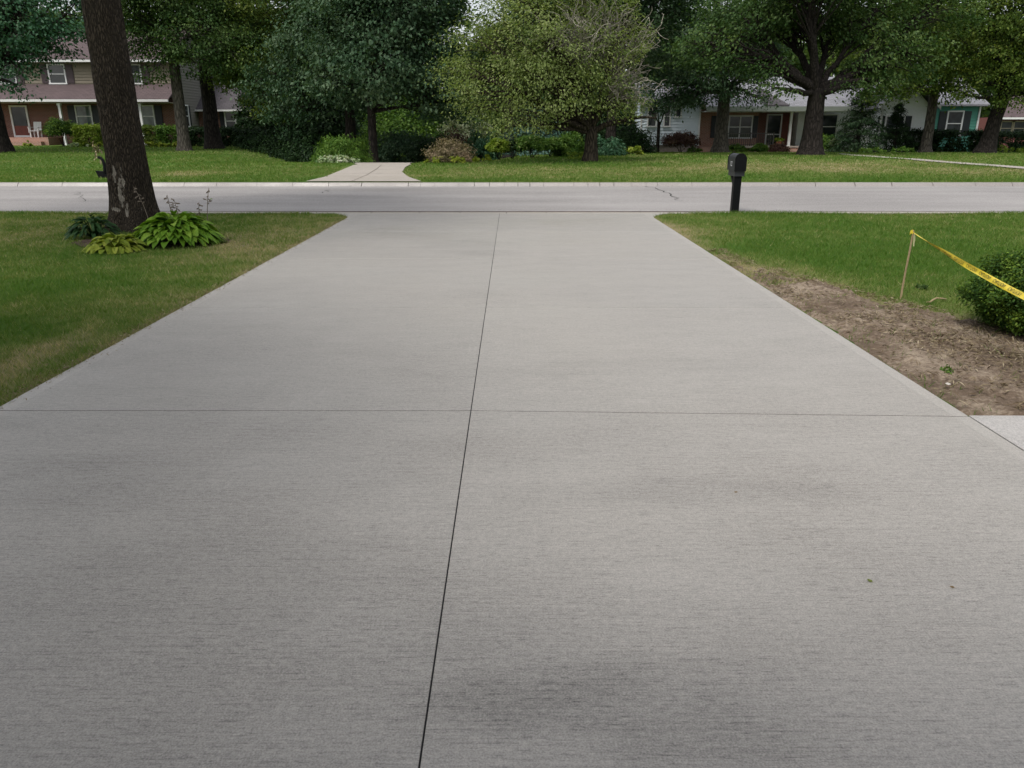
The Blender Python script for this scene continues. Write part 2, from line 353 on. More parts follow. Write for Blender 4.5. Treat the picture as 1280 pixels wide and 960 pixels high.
M['tape'] = plain('yellow_tape', (.70, .55, .04), .35, .05, 8, 0, .5); M['tape_pale'] = plain('bleached_tape', (.72, .68, .38), .4, .1)
M['ink'] = plain('black_ink', (.015, .015, .012), .5); M['terracotta'] = plain('terracotta', (.33, .13, .07), .8)
M['red_wall'] = plain('dull_red_siding', (.22, .085, .08), .7, .1); M['leaf_litter'] = plain('dead_leaf', (.20, .13, .05), .7); M['leaf_green'] = plain('fallen_green_leaf', (.14, .17, .03), .6)
M['stone'] = plain('pale_stone', (.5, .47, .42), .8)

# ------------------------------------------------------------------ the setting
def drive_half(y):            # driveway outline with the small flare at the kerb
    f = .85 * max(0, (y - 14.75) / 1.15) ** 2.2; return DX0 - f, DX1 + f
def soil_edge(y): return np.interp(y, [3.0, 4.2, 5.9, 6.1, 6.45, 6.76, 7.28, 7.86, 8.6, 9.6, 10.6, 15], [7.5, 7.5, 6.0, 5.0, 4.25, 3.9, 3.62, 3.38, 3.06, 2.84, 2.72, 2.68])
def dryness(X, Y):
    X = np.asarray(X, float); Y = np.asarray(Y, float)
    n = fbm(X, Y, .55, 3); n2 = fbm(X, Y, 2.2, 8)
    g = lambda cx, cy, sx, sy, ang=0: np.exp(-(((X - cx) * math.cos(ang) + (Y - cy) * math.sin(ang)) / sx) ** 2 - ((-(X - cx) * math.sin(ang) + (Y - cy) * math.cos(ang)) / sy) ** 2)
    nl = .36 + (n - .5) * .8 + (n2 - .5) * .55 - .45 * g(-5.6, 8.3, 1.6, 1.5) - .40 * g(-4.6, 6.4, .9, .6) + .6 * g(-3.55, 5.5, .20, .75) + .35 * np.exp(-np.abs(X - DX0) / .10) + .22 * g(-4.5, 11.5, 1.2, .9)
    nr = .20 + (n - .5) * .7 + (n2 - .5) * .5 - .25 * g(4.5, 10.8, 3, 1.2) + .5 * np.exp(-np.abs(X - soil_edge(Y)) / .35)
    near = np.where(X < 0, nl, nr)
    fl = .15 + (n - .5) * .5 + (n2 - .5) * .25 + .35 * g(-10.5, 26.5, 2.2, 1.2)
    fr = .26 + (n - .5) * .7 + (n2 - .5) * .3 + .30 * g(-.5, 27.5, 3.5, 1.6) + .45 * g(9.5, 28.5, 4.2, 2.2) - .25 * g(3, 30, 2.5, 2.5) - .25 * np.exp(-np.abs(Y - 24) / .6) + .3 * g(17, 26.5, 5, 1.2)
    far = np.where(X < -6, fl, fr)
    return np.clip(np.where(Y < ST0, near, far), 0, 1)
def axis(parts):
    r = []
    for a, b, n in parts: r += list(np.linspace(a, b, n, endpoint=False))
    return np.array(r + [parts[-1][1]])
def grid_sheet(name, xs, ys, zf, mat, tint=None, **k):
    X, Y = np.meshgrid(xs, ys); Z = zf(X, Y); V = np.stack([X.ravel(), Y.ravel(), Z.ravel()], 1)
    nx = len(xs); i, j = np.meshgrid(np.arange(nx - 1), np.arange(len(ys) - 1)); a = (j * nx + i).ravel()
    F = np.stack([a, a + 1, a + 1 + nx, a + nx], 1)
    return np_mesh(name, V, F, mat, ptint=(tint(V[:, 0], V[:, 1]) if tint is not None else None), smooth=True, **k)
def lawn_z(X, Y):
    z = terrain(X, Y)
    under = (Y < ST0) & (X > DX0 + .01) & (X < DX1 - .01)
    z = np.where(under, -.12, z)
    soil = (X > DX1) & (X < soil_edge(Y) - .15) & (Y > 4.2) & (Y < 12)
    z = np.where(soil, -.06, z)
    return np.where((X > DX1 - .01) & (Y < 4.26) & (Y > -.5), -.12, z)
xs = axis([(-400, -80, 8), (-80, -16, 48), (-16, DX0, 70), (DX0, DX0 + .02, 1), (DX0 + .02, DX1 - .02, 12), (DX1 - .02, DX1, 1), (DX1, 16, 80), (16, 80, 48), (80, 400, 8)])
ys = axis([(-120, -10, 8), (-10, 4.24, 24), (4.24, 4.28, 1), (4.28, ST0 - .03, 90), (ST0 - .03, ST0, 1), (ST0, ST1 + .19, 6), (ST1 + .19, ST1 + .21, 1), (ST1 + .21, 40, 70), (40, 80, 50), (80, 400, 16)])
o = grid_sheet('lawn', xs, ys, lawn_z, M['lawn'], dryness); tag(o, kind='structure')
# street
o = grid_sheet('street', axis([(-400, -60, 8), (-60, 60, 120), (60, 400, 8)]), np.linspace(ST0 - .1, ST1 + .02, 16), lambda X, Y: -.014 + .03 * (1 - ((Y - 19.6) / 3.65) ** 2), M['asphalt']); tag(o, kind='structure')
def crack_strip(pts, w, seed):
    rr = random.Random(seed); P = []
    for (a, b) in zip(pts[:-1], pts[1:]):
        A = G(*a); B = G(*b); n = 7
        for i in range(n):
            t = i / n; p = A.lerp(B, t); P.append(Vector((p.x + rr.uniform(-.1, .1), p.y + rr.uniform(-.08, .08), 0)))
    m = MB()
    for p, q in zip(P[:-1], P[1:]):
        d = (q - p).normalized(); s = Vector((-d.y, d.x, 0)) * w * rr.uniform(.5, 1.2)
        z = lambda v: -.014 + .03 * (1 - ((v.y - 19.6) / 3.65) ** 2) + .005
        m.quad(*[Vector((v.x, v.y, z(v))) for v in (p - s, p + s, q + s * .8, q - s * .8)])
    return m
cm = crack_strip([(806, 235), (818, 243), (835, 251), (850, 262)], .013, 3)
o = cm.build('road_crack', M['joint']); tag(o, kind='structure')
cm = crack_strip([(96, 249), (104, 256), (110, 263)], .008, 5); m2 = crack_strip([(418, 240), (447, 239)], .012, 8); cm.add(m2.v, m2.f)
m3 = crack_strip([(405, 250), (413, 245)], .012, 9); cm.add(m3.v, m3.f)
o = cm.build('road_crack', M['joint']); tag(o, kind='structure')
# kerbs: rounded section swept along the street, with open joints
def curb(name, yin, yout, ztop, spacing, drops, seed, mat='curb'):
    rr = random.Random(seed); m = MB(); x = -70.; s = 1 if yout > yin else -1
    while x < 70:
        n = spacing(x) * rr.uniform(.8, 1.25); x1 = min(x + n, 70); g = rr.choice([.003, .006, .012])
        def top(xx):
            h = ztop
            for a, b, lo in drops:
                k = float(sstep(a - .9, a, xx) * (1 - sstep(b, b + .9, xx))); h = lerp(h, lo, k)
            return h
        a, b = x + g, x1 - g
        sec = lambda xx: [(xx, yin, -.075), (xx, yin + s * .02, -.035), (xx, yin + s * .11, top(xx) - .015), (xx, yin + s * .16, top(xx)), (xx, yout, top(xx)), (xx, yout, -.1)]
        k = 6; vs = sec(a) + sec(b); m.add(vs, [(i, i + 1, i + 1 + k, i + k) for i in range(k - 1)] + [tuple(range(k)), tuple(range(2 * k - 1, k - 1, -1))])
        x = x1
    o = m.build(name, M[mat]); tag(o, kind='structure'); return o
curb('far_curb', ST1, ST1 + .24, .088, lambda x: .42 if -3.5 < x < 4 else 1.1, [], 4)
curb('near_curb', ST0 - .02, ST0 - .36, .012, lambda x: 1.3 if abs(x) > 4 else .8, [(-4.0, 3.6, .003)], 6, 'oldcon')
o = MB().box(-70, 70, ST0 - .016, ST0 + .11, -.09, -.009).box(-4.2, 3.9, 15.594, 15.607, -.09, .0).build('gutter_joint', M['mulch']); tag(o, kind='structure')
o = MB().box(-70, 70, ST1 + .12, ST1 + .19, -.09, .045).build('curb_bed', M['joint']); tag(o, kind='structure')
# driveway: separate broomed slabs with open joints
def slab(m, poly, z1=.0, z0=-.09, r=.0012):
    c = Vector((sum(p[0] for p in poly) / len(poly), sum(p[1] for p in poly) / len(poly), 0)); n = len(poly)
    ins = []
    for p in poly:
        v = Vector((p[0], p[1], 0)); d = (c - v).normalized(); ins.append(v + d * r * 1.4)
    vs = [(p[0], p[1], z0) for p in poly] + [(p[0], p[1], z1 - r) for p in poly] + [(v.x, v.y, z1) for v in ins]
    fs = [tuple(range(2 * n, 3 * n))]
    for k in (0, 1): fs += [(k * n + i, k * n + (i + 1) % n, (k + 1) * n + (i + 1) % n, (k + 1) * n + i) for i in range(n)]
    m.add(vs, fs)
rows = [-6.0, -1.3, 1.5, 4.335, 7.14, 10.0, 12.8, 15.6]; m = MB()
for a, b in zip(rows[:-1], rows[1:]):
    g = .0042; tilt = -.1 if a == 4.335 else 0; tiltb = -.1 if b == 4.335 else 0
    ysub = [a + g] + [y for y in (14.8, 15.0, 15.2, 15.4) if a < y < b] + [b - g]
    Lp = [(drive_half(y)[0], y) for y in ysub]; Rp = [(drive_half(y)[1], y + (tilt if y == ysub[0] else tiltb if y == ysub[-1] else 0)) for y in ysub]
    slab(m, [(JX - .0028, ysub[0])] + [(JX - .0028, ysub[-1])] + Lp[::-1])
    slab(m, [(JX + .0028, ysub[0])] + Rp + [(JX + .0028, ysub[-1])])
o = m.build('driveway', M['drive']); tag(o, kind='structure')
o = MB().box(DX0 + .012, DX1 - .012, -5.9, 15.58, -.1, -.0018).box(DX1 - .008, DX1 + .06, -2.9, 4.17, -.1, -.003).build('joint_filler', M['joint']); tag(o, kind='structure')
m = MB(); slab(m, [(DX1 + .006, 1.0), (9, 1.0), (9, 4.20), (DX1 + .006, 4.24)], .004); slab(m, [(DX1 + .006, -3.0), (9, -3.0), (9, .99), (DX1 + .006, .99)], .004)
o = m.build('side_walk', M['walk']); tag(o, kind='structure')
# bare soil beside the driveway
sx_ = np.arange(DX1 - .0, 7.4, .03); sy_ = np.arange(4.06, 11.2, .035)
X, Y = np.meshgrid(sx_, sy_); edge = soil_edge(Y) + .04 + (fbm(X, Y, 1.6, 21) - .5) * .8
Z = -.052 + .06 * fbm(X, Y * 1.3, 5, 31) + .055 * (fbm(X, Y, 14, 37, 3) - .2) + .05 * (fbm(X, Y, 1.1, 41) - .5) - .03 * np.exp(-(X - DX1) / .12)
Z = np.where(Y < 4.25, -.04, Z); Vs = np.stack([X.ravel(), Y.ravel(), Z.ravel()], 1); nx = len(sx_)
i, j = np.meshgrid(np.arange(nx - 1), np.arange(len(sy_) - 1)); a = (j * nx + i).ravel(); F = np.stack([a, a + 1, a + 1 + nx, a + nx], 1)
F = F[(X < edge).ravel()[F].all(1)]
u, inv = np.unique(F, return_inverse=True); o = np_mesh('bare_soil', Vs[u], inv.reshape(F.shape), M['soil'], smooth=True); tag(o, kind='structure')
# far driveway across the street and the path to the right house
def strip(name, Lf, Rt, mat, lift=.012, n=30, cuts=()):
    """A sheet between two polylines (photo positions on the terrain)."""
    def samp(P):
        Q = [G(*p) if len(p) == 2 else Vector(p) for p in P]; out = []
        for k in range(n):
            t = k / (n - 1) * (len(Q) - 1); i = min(int(t), len(Q) - 2); out.append(Q[i].lerp(Q[i + 1], t - i))
        return out
    A = samp(Lf); B = samp(Rt); V = []; K = 9
    for p, q in zip(A, B):
        for k in range(K):
            v = p.lerp(q, k / (K - 1)); V.append((v.x, v.y, T(v.x, v.y) + lift))
    F = [(i * K + k, i * K + k + 1, (i + 1) * K + k + 1, (i + 1) * K + k) for i in range(n - 1) for k in range(K - 1)]
    o = np_mesh(name, V, F, mat, smooth=True); tag(o, kind='structure'); return o
strip('far_driveway', [(382, 227.8), (405, 222), (423, 215), (437, 209), (447, 206.2), (-6.5, 33, 0), (-6.6, 40, 0)], [(527, 227.8), (511, 222), (503, 216), (506, 210), (514, 206.5), (-4.2, 33, 0), (-4.1, 40, 0)], M['oldcon'], .022, 60)
m = MB()
for P in ([(440, 228.2), (458, 220), (471, 212), (477, 207)], [(420, 217.5), (450, 217.8), (480, 217.8), (503, 217.5)]):
    Q = [G(*p) for p in P]
    for p, q in zip(Q[:-1], Q[1:]):
        d = (q - p).normalized(); s = Vector((-d.y, d.x, 0)) * .008
        m.quad(*[Vector((v.x, v.y, T(v.x, v.y) + .029)) for v in (p - s, p + s, q + s, q - s)])
o = m.build('slab_joint', M['mulch']); tag(o, kind='structure')
pw = [(1048, 192.2), (1066, 193.6), (1100, 196), (1140, 199), (1190, 203), (1240, 206.5), (1290, 210.5)]
strip('front_path', pw, [(x + 5, y + 1.9 + (x - 1048) * .003) for x, y in pw], M['oldcon'], .03, 50)

# ------------------------------------------------------------------ foliage builder
def leaves_arrays(P, Nn, Td, Ln, Wd, fold=.15):
    n = len(P); Nn = Nn / (np.linalg.norm(Nn, axis=1, keepdims=True) + 1e-9)
    Td = Td - Nn * (Td * Nn).sum(1, keepdims=True); Td = Td / (np.linalg.norm(Td, axis=1, keepdims=True) + 1e-9)
    Wv = np.cross(Nn, Td); Ln = Ln[:, None]; Wd = Wd[:, None]
    V = np.stack([P - Td * Ln * .5, P + Wv * Wd * .5 + Nn * Wd * fold, P + Td * Ln * .5 - Nn * Ln * .1, P - Wv * Wd * .5 + Nn * Wd * fold], 1).reshape(-1, 3)
    return V, np.arange(4 * n).reshape(-1, 4)
def foliage(name, clumps, cr, per, size, mat, parent, rng, cz=.55, droop=.3, up=.8, center=None, aspect=.6, floor=None, clear=None):
    """Leaves gathered in flattened clumps round the given points."""
    cl = np.asarray(clumps, float); n = len(cl) * per
    idx = np.repeat(np.arange(len(cl)), per)
    crr = np.repeat(np.broadcast_to(np.asarray(cr, float), (len(cl),)), per)
    off = rng.normal(0, .5, (n, 3)) * crr[:, None]; off[:, 2] *= cz
    P = cl[idx] + off
    P[:, 2] -= droop * np.hypot(off[:, 0], off[:, 1]) * .6
    c = np.asarray(center if center is not None else cl.mean(0), float)
    out = P - c; out /= np.linalg.norm(out, axis=1, keepdims=True) + 1e-6
    Nn = rng.normal(0, .55, (n, 3)) + out * .45; Nn[:, 2] += up
    Td = rng.normal(0, .5, (n, 3)) + out * .7; Td[:, 2] -= droop
    s = size * rng.uniform(.65, 1.3, n)
    tint = np.clip(.5 + rng.normal(0, .17, n) + np.repeat(rng.normal(0, .21, len(cl)), per), 0, 1)
    keep = np.ones(n, bool)
    if floor is not None: keep &= P[:, 2] > floor + s * .3
    if clear is not None: keep &= clear(P)
    V, F = leaves_arrays(P[keep], Nn[keep], Td[keep], s[keep], s[keep] * aspect)
    return np_mesh(name, V, F, mat, parent, tint=tint[keep])
def wander(a, b, n, amp, rr, sag=0):
    a = Vector(a); b = Vector(b); L_ = (b - a).length; pts = []
    o1 = Vector((rr.uniform(-1, 1), rr.uniform(-1, 1), rr.uniform(-1, 1)))
    for i in range(n + 1):
        t = i / n; p = a.lerp(b, t) + o1 * amp * L_ * math.sin(math.pi * t) + Vector((rr.uniform(-1, 1), rr.uniform(-1, 1), rr.uniform(-1, 1))) * amp * .35 * L_ * (t * (1 - t) * 4) ** .5
        p.z += sag * L_ * math.sin(math.pi * t); pts.append(p)
    return pts
def ellip_pts(c, rx, ry, rz, n, rng, shell=.5):
    d = rng.normal(0, 1, (n, 3)); d /= np.linalg.norm(d, axis=1, keepdims=True)
    r = rng.uniform(shell ** 3, 1, n) ** (1 / 3)
    return np.array(c) + d * r[:, None] * np.array([rx, ry, rz])
def tree(name, label, base, r, fork, blobs, leaf, bark, n, lsize=.17, seed=1, sides=12, lean=(0, 0), group=None, cat='tree', per=55, clump=.75, trunk_top=None, floor=None, clear=None, twigs=1., forks=1, flare=1.5, cz=.5, stemr=None, spread=0.):
    """blobs: (centre, rx, ry, rz). Trunk with root flare, limbs to each blob, twigs to the leaf clumps."""
    rng = np.random.default_rng(seed); rr = random.Random(seed); base = Vector(base)
    t = empty(name, base, label, cat, group)
    top = base + Vector((lean[0], lean[1], fork)); m = MB()
    zs = [-.25, 0, .08, .2, .45, .9] + list(np.linspace(1.5, fork, 6)) if fork > 1.6 else [-.2, 0, .1, .25] + list(np.linspace(.45, fork, 4))
    if sides >= 20: zs = list(np.linspace(-.2, 4.2, 110)) + list(np.linspace(4.4, fork, 5))
    pts = []; rad = []
    for z in zs:
        k = max(0, z) / fork; p = base + Vector((lean[0] * k ** 1.3, lean[1] * k ** 1.3, z)); p += Vector((rr.uniform(-1, 1), rr.uniform(-1, 1), 0)) * r * (.06 if sides < 20 else 0)
        pts.append(p); rad.append(r * (1 - .2 * k) * (1 + (flare - 1) * math.exp(-max(0, z) / (r * 1.0))))
    m.tube(pts, rad, sides)
    if sides >= 20:                      # root buttresses
        for v_i in range(len(m.v)):
            v = Vector(m.v[v_i]); zz = v.z - base.z; a = math.atan2(v.y - base.y, v.x - base.x)
            k = 1 + .20 * math.exp(-max(0, zz) / .30) * math.sin(a * 5 + 1) + .03 * math.sin(a * 3 + zz * .8) + .09 * (float(fbm(a * 9 + .6 * math.sin(zz * 2.1), zz * 2.0, 1.0, 95, 3)) - .5) + .07 * (abs(float(vnoise(a * 13, zz * 1.3, 1.0, 97)) - .5) * 2 - .5)
            m.v[v_i] = (base.x + (v.x - base.x) * k, base.y + (v.y - base.y) * k, v.z)
    vol = np.array([b[1] * b[2] * b[3] for b in blobs]) ** .8; share = vol / vol.sum()
    n = int(n * 2.2); ncl = max(4, n // per); clumps = []; rt = rad[-1]
    for (c, rx, ry, rz), s in zip(blobs, share):
        k = max(3, int(ncl * s)); cp = ellip_pts(c, rx, ry, rz, k, rng, .45); clumps.append(cp)
        c = Vector(c); st = top - Vector((0, 0, rr.uniform(0, .18) * fork * forks))
        kr = rt * rr.uniform(.42, .62); limb = wander(st, c + Vector((0, 0, rz * .2)), 8, .06, rr, .03)
        m.tube(limb, [lerp(kr, kr * .25, i / 8) for i in range(9)], 7)
        for q in cp[:int(min(k, 26) * twigs)]:
            s_ = limb[rr.randint(3, 8)]; kk = kr * .16 + .008
            m.tube(wander(s_, q, 4, .09, rr, .04), [lerp(kk, kk * .3, i / 4) for i in range(5)], 4, False)
    clumps = np.concatenate(clumps)
    m.build('trunk', bark, t, smooth=True)
    cen = np.average([list(b[0]) for b in blobs], axis=0, weights=share)
    foliage('crown', clumps, clump * np.random.default_rng(seed + 5).uniform(.7, 1.35, len(clumps)), per, lsize * .92, leaf, t, rng, cz=cz, center=cen, floor=floor, clear=clear)
    return t
def B(px, py, D, rx, rz, ry=None): return (W(px, py, D), rx, ry or rx, rz)
def at(px, D):
    x = XD(px, D); return Vector((x, D, T(x, D)))
# -- the near shade tree on the left lawn
b0 = G(164, 289); tb = Vector((b0.x, b0.y + .2, b0.z))
near_tree = tree('shade_tree', 'thick dark furrowed trunk rising out of a hosta bed on the near lawn', tb, .315, 5.6,
    [(tb + Vector((dx, dy, z)), rx, rx, rz) for dx, dy, z, rx, rz in ((-1.2, 0, 10.5, 3.0, 2.4), (-4.2, -1, 8.8, 2.6, 1.7), (1.2, -2.4, 9.4, 2.2, 1.5), (-1.0, 2.0, 9.2, 2.2, 1.4), (-3.4, -4.0, 8.2, 2.4, 1.5), (-1.2, -5.8, 8.2, 2.2, 1.2))],
    M['lf_oak'], M['bark_near'], 10000, .18, 3, 84, (-.08, .1), clear=lambda P: P[:, 2] > 5.0 + .05 * np.maximum(0, P[:, 1] - 12), flare=1.42)
yt = Vector((-6.6, 1.2, T(-6.6, 1.2)))  # unseen tree, added only to darken the lower left of the driveway
tree('shade_tree', 'unseen dark barked tree close to the garage, added to shade the near left of the driveway', yt, .26, 4.6,
    [(yt + Vector((dx, dy, z)), rx, rx, rz) for dx, dy, z, rx, rz in ((0, 0, 8.6, 2.6, 1.8), (2.3, -.4, 7.0, 1.9, 1.1), (.6, 1.6, 7.2, 1.9, 1.2), (-2.2, .6, 7.4, 2.0, 1.3), (2.2, -2.0, 7.6, 1.6, 1.0))],
    M['lf_oak'], M['bark_dark'], 5200, .18, 13, 12, (.1, 0), clear=lambda P: P[:, 2] > 5.4)
# -- trees across the street
tree('leafy_tree', 'dark trunk cut by the photo edge with bluish hanging leaves before the left brick house', at(2, 44), .48, 4.2,
    [B(-60, 10, 44, 4.2, 2.2), B(30, 15, 43, 2.7, 1.5), B(85, 22, 42.5, 1.7, 1.1), B(20, 70, 43, 1.6, 1.0), B(62, 62, 43, 1.2, .7), B(-40, 80, 43, 2, 1.2), B(-80, -80, 45, 4, 2.2), B(60, -60, 44, 3.2, 2), B(20, 108, 42.6, .8, .5)],
    M['lf_bluish'], M['bark_black'], 19000, .19, 21)
tree('leafy_tree', 'pale grey straight trunk before the brick house hedge, right of the thick near trunk', at(231, 46), .33, 5.6,
    [B(225, -30, 46, 4, 2.2), B(170, 12, 46.5, 1.8, 1.3), B(200, 0, 47, 2.2, 1.6), B(185, 55, 45, 1.6, .9), B(260, 40, 45, 2.6, 1.5), B(215, 60, 45, 1.4, .7), B(300, 60, 44.5, 1.9, 1.3), B(190, 92, 44.5, .8, .5), B(250, 85, 44.5, 1.0, .5)],
    M['lf_oak'], M['bark_grey'], 17000, .17, 22)
tree('leafy_tree', 'dark thick trunk with olive drooping crown beside the brick house side wing', at(268, 48.5), .44, 5.2,
    [B(330, -20, 47, 4.4, 2.6), B(330, 60, 46, 2.8, 1.9), B(370, 95, 45.5, 1.7, 1.5), B(290, 95, 47, 1.7, .8), B(350, 135, 45, 1.3, .9), B(270, -80, 49, 4, 2), B(390, 20, 45.5, 2.0, 1.8), B(310, 118, 46, .9, .5)],
    M['lf_olive'], M['bark_black'], 20000, .16, 23)
tree('maple_tree', 'dark green maple with a straight black trunk at the end of the opposite driveway', at(467, 37.5), .21, 3.2,
    [B(500, -20, 38, 3.2, 2.2), B(538, 60, 37.5, 1.7, 1.6), B(480, 75, 36.5, 2.2, 1.6), B(535, 115, 37, 1.6, 1.1), B(430, 20, 38, 2.2, 2.0), B(540, 15, 38.5, 1.2, 1.6), B(425, 95, 37.5, 1.5, 1.1), B(570, 130, 38, 1.0, 1.0), B(475, -110, 39, 3.4, 2)],
    M['lf_maple'], M['bark_black'], 24000, .19, 24, forks=2.2)
tree('maple_tree', 'second black trunk just behind and left of the maple by the opposite driveway', at(440, 42), .30, 3.6,
    [B(400, 60, 42, 2.6, 2.0), B(390, 115, 41.5, 1.8, 1.2), B(455, 118, 42, 1.5, .8), B(360, 150, 42, 1.1, .7), B(420, -40, 43, 4, 2.6), B(345, 100, 43, 1.6, 1.4)],
    M['lf_maple'], M['bark_black'], 15000, .19, 25)
def dead_side(P):                       # the crown is bare on its right
    return (P[:, 0] - XD(738, 31)) < 1.9 + .4 * np.sin(P[:, 2] * 3)
ap = tree('crabapple_tree', 'light olive crabapple in front of the shrubs, its right side all bare twigs', at(738, 31), .27, 1.25,
    [B(670, 30, 31, 2.3, 1.7), B(620, 105, 30.5, 1.6, 1.1), B(690, 105, 30, 2.0, 1.2), B(735, 70, 31, 1.9, 1.8), B(600, 60, 31, 1.2, 1.1), B(655, 145, 30, 1.4, .55), B(770, 125, 30.5, 1.2, .7), B(720, -40, 31.5, 2.4, 1.5), B(650, -10, 31.5, 1.6, 1.0), B(585, 95, 30.5, .9, .6), B(622, 30, 31.5, 1.0, .8), B(780, 40, 31, 1.3, 1.5), B(595, 135, 30.5, .7, .5), B(577, 120, 30.2, .7, .45), B(640, 158, 29.8, .9, .35), B(820, 150, 30.5, .55, .35), B(560, 88, 31, .5, .45), B(690, 60, 29.4, 1.3, 1.0)],
    M['lf_apple'], M['bark_dark'], 17500, .105, 26, forks=1.0, clear=dead_side, clump=.62, per=45, flare=1.3)
rr = random.Random(5); m = MB(); rng5 = np.random.default_rng(55); b7 = ap.location + Vector((0, 0, 2.0))
for c in (B(795, 55, 31, 1.1, 1.5), B(790, 110, 30.6, 1.0, .9), B(765, 20, 31, 1.0, 1.0), B(715, 30, 29.8, 1.6, 1.0)):
    q0 = b7.lerp(Vector(c[0]), .55)
    for q in ellip_pts(c[0], c[1], c[2], c[3], 34, rng5, .3):
        P = wander(q0 + Vector((rr.uniform(-.3, .3), 0, rr.uniform(-.3, .3))), q, 5, .16, rr, .04); m.tube(P, [.026, .025, .022, .019, .016, .011], 4, False)
        for k in range(4):
            s = P[rr.randint(2, 5)]; e = s + Vector((rr.uniform(-.6, .6), rr.uniform(-.4, .4), rr.uniform(-.45, .45))); m.tube(wander(s, e, 3, .2, rr), [.016, .014, .012, .009], 3, False)
m.build('dead_twigs', M['twig'], ap, label='bare pale grey twigs')
tree('shade_tree', 'forked grey trunk in front of the orange brick wall and iron porch railing', at(900, 50), .42, 4.0,
    [B(850, 40, 49, 3.0, 2.0), B(930, 40, 49, 2.6, 1.8), B(870, 100, 48.5, 1.9, .8), B(835, 105, 48.5, 1.6, 1.0), B(925, 100, 48.5, 1.6, .8), B(880, -50, 50, 3.8, 2.2), B(955, 95, 48.5, .9, .5), B(858, 126, 48, 1.1, .5), B(836, 128, 48, .9, .6), B(922, 122, 48, .9, .45), B(948, 124, 48, .7, .4), B(885, 118, 48, .9, .4)],
    M['lf_maple'], M['bark_grey'], 16000, .18, 27, forks=1.2)
tree('shade_tree', 'broad dark tree on the right lawn beyond the mailbox, flared trunk and fanning limbs', at(1013, 39.5), .47, 3.1,
    [B(1010, 5, 42.5, 2.8, 1.5), B(925, 25, 40, 2.1, 1.4), B(885, 60, 38.5, 1.6, 1.1), B(1095, 20, 40.5, 2.3, 1.5), B(975, 20, 43, 1.8, 1.2), B(1050, 30, 43, 1.8, 1.2), B(1130, 70, 38.5, 1.8, 1.1), B(945, 85, 39, 1.0, .6), B(1082, 85, 39, 1.1, .7), B(1010, -70, 40.5, 3.8, 2), B(1170, 20, 39.5, 1.8, 1.5), B(965, 112, 38, .8, .4), B(1062, 112, 38.5, .8, .5), B(1100, 105, 38.5, .9, .6), B(1010, -30, 38, 2.4, .9)],
    M['lf_oak'], M['bark_black'], 23000, .17, 28, forks=.7, flare=1.55, twigs=1.2)
tree('leafy_tree', 'slim trunk between the pale gable wall and the teal wall, olive crown above', at(1157, 50.5), .32, 3.9,
    [B(1150, 40, 50, 2.8, 1.8), B(1110, 95, 49, 1.5, .8), B(1190, 90, 49.5, 2.0, 1.0), B(1150, -40, 51, 3.6, 2), B(1085, 60, 49, 1.8, 1.3), B(1105, 120, 49, 1.0, .5), B(1135, 112, 48.5, 1.0, .5), B(1188, 116, 49, 1.1, .5), B(1165, 100, 48.5, 1.2, .6)],
    M['lf_olive'], M['bark_grey'], 14000, .18, 29)
tree('leafy_tree', 'leaning dark trunk with olive crown before the long hedge near the red house', at(1232, 47.5), .43, 3.6,
    [B(1240, 60, 47, 2.4, 1.5), B(1275, 90, 46.5, 1.7, .9), B(1210, 20, 47, 2.4, 1.6), B(1290, 20, 47, 2.6, 1.8), B(1250, -60, 48, 4, 2), B(1215, 100, 46.5, .9, .5), B(1340, 60, 47, 2.6, 1.8), B(1268, 122, 46, 1.0, .5), B(1290, 118, 46, 1.0, .6), B(1205, 120, 46.5, .7, .35)],
    M['lf_olive'], M['bark_black'], 18000, .17, 30, lean=(.55, 0), flare=1.7)
tree('young_tree', 'slender dark ornamental tree close against the pale blue siding', at(822, 53), .12, 1.9,
    [B(815, 115, 53, 1.0, .6), B(838, 122, 52.8, .8, .4), B(800, 124, 53, .7, .4)], M['lf_bluish'], M['bark_black'], 700, .16, 31, flare=1.2)
for k, (px, D, bark, rad, hh, nm, lab, fol) in enumerate([(763, 43, 'bark_black', .28, 4.5, 'background_tree', 'dark trunk in the shade between the crabapple and the pale blue house', 'lf_dark'), (694, 47, 'bark_black', .2, 4.5, 'background_tree', 'thin dark trunk above the middle shrub of the row left of the crabapple', 'lf_maple'), (636, 45, 'bark_grey', .3, 3.6, 'background_tree', 'pale grey trunk directly behind the lime round shrub', 'lf_oak')]):
    bb = at(px, D); tree(nm, lab, bb, rad, hh, [(bb + Vector((0, 1, 8.5)), 3.4, 3.2, 2.6), (bb + Vector((2, 0, 7)), 2.2, 2.2, 1.6), (bb + Vector((-2.2, 0, 7)), 2.2, 2.2, 1.6)] if k != 2 else [(bb + Vector((.5, 0, 5.6)), 2.0, 2.0, 1.3), (bb + Vector((-1.5, 0, 5)), 1.5, 1.5, 1.1)], M[fol], M[bark], 8000, .2, 40 + k)
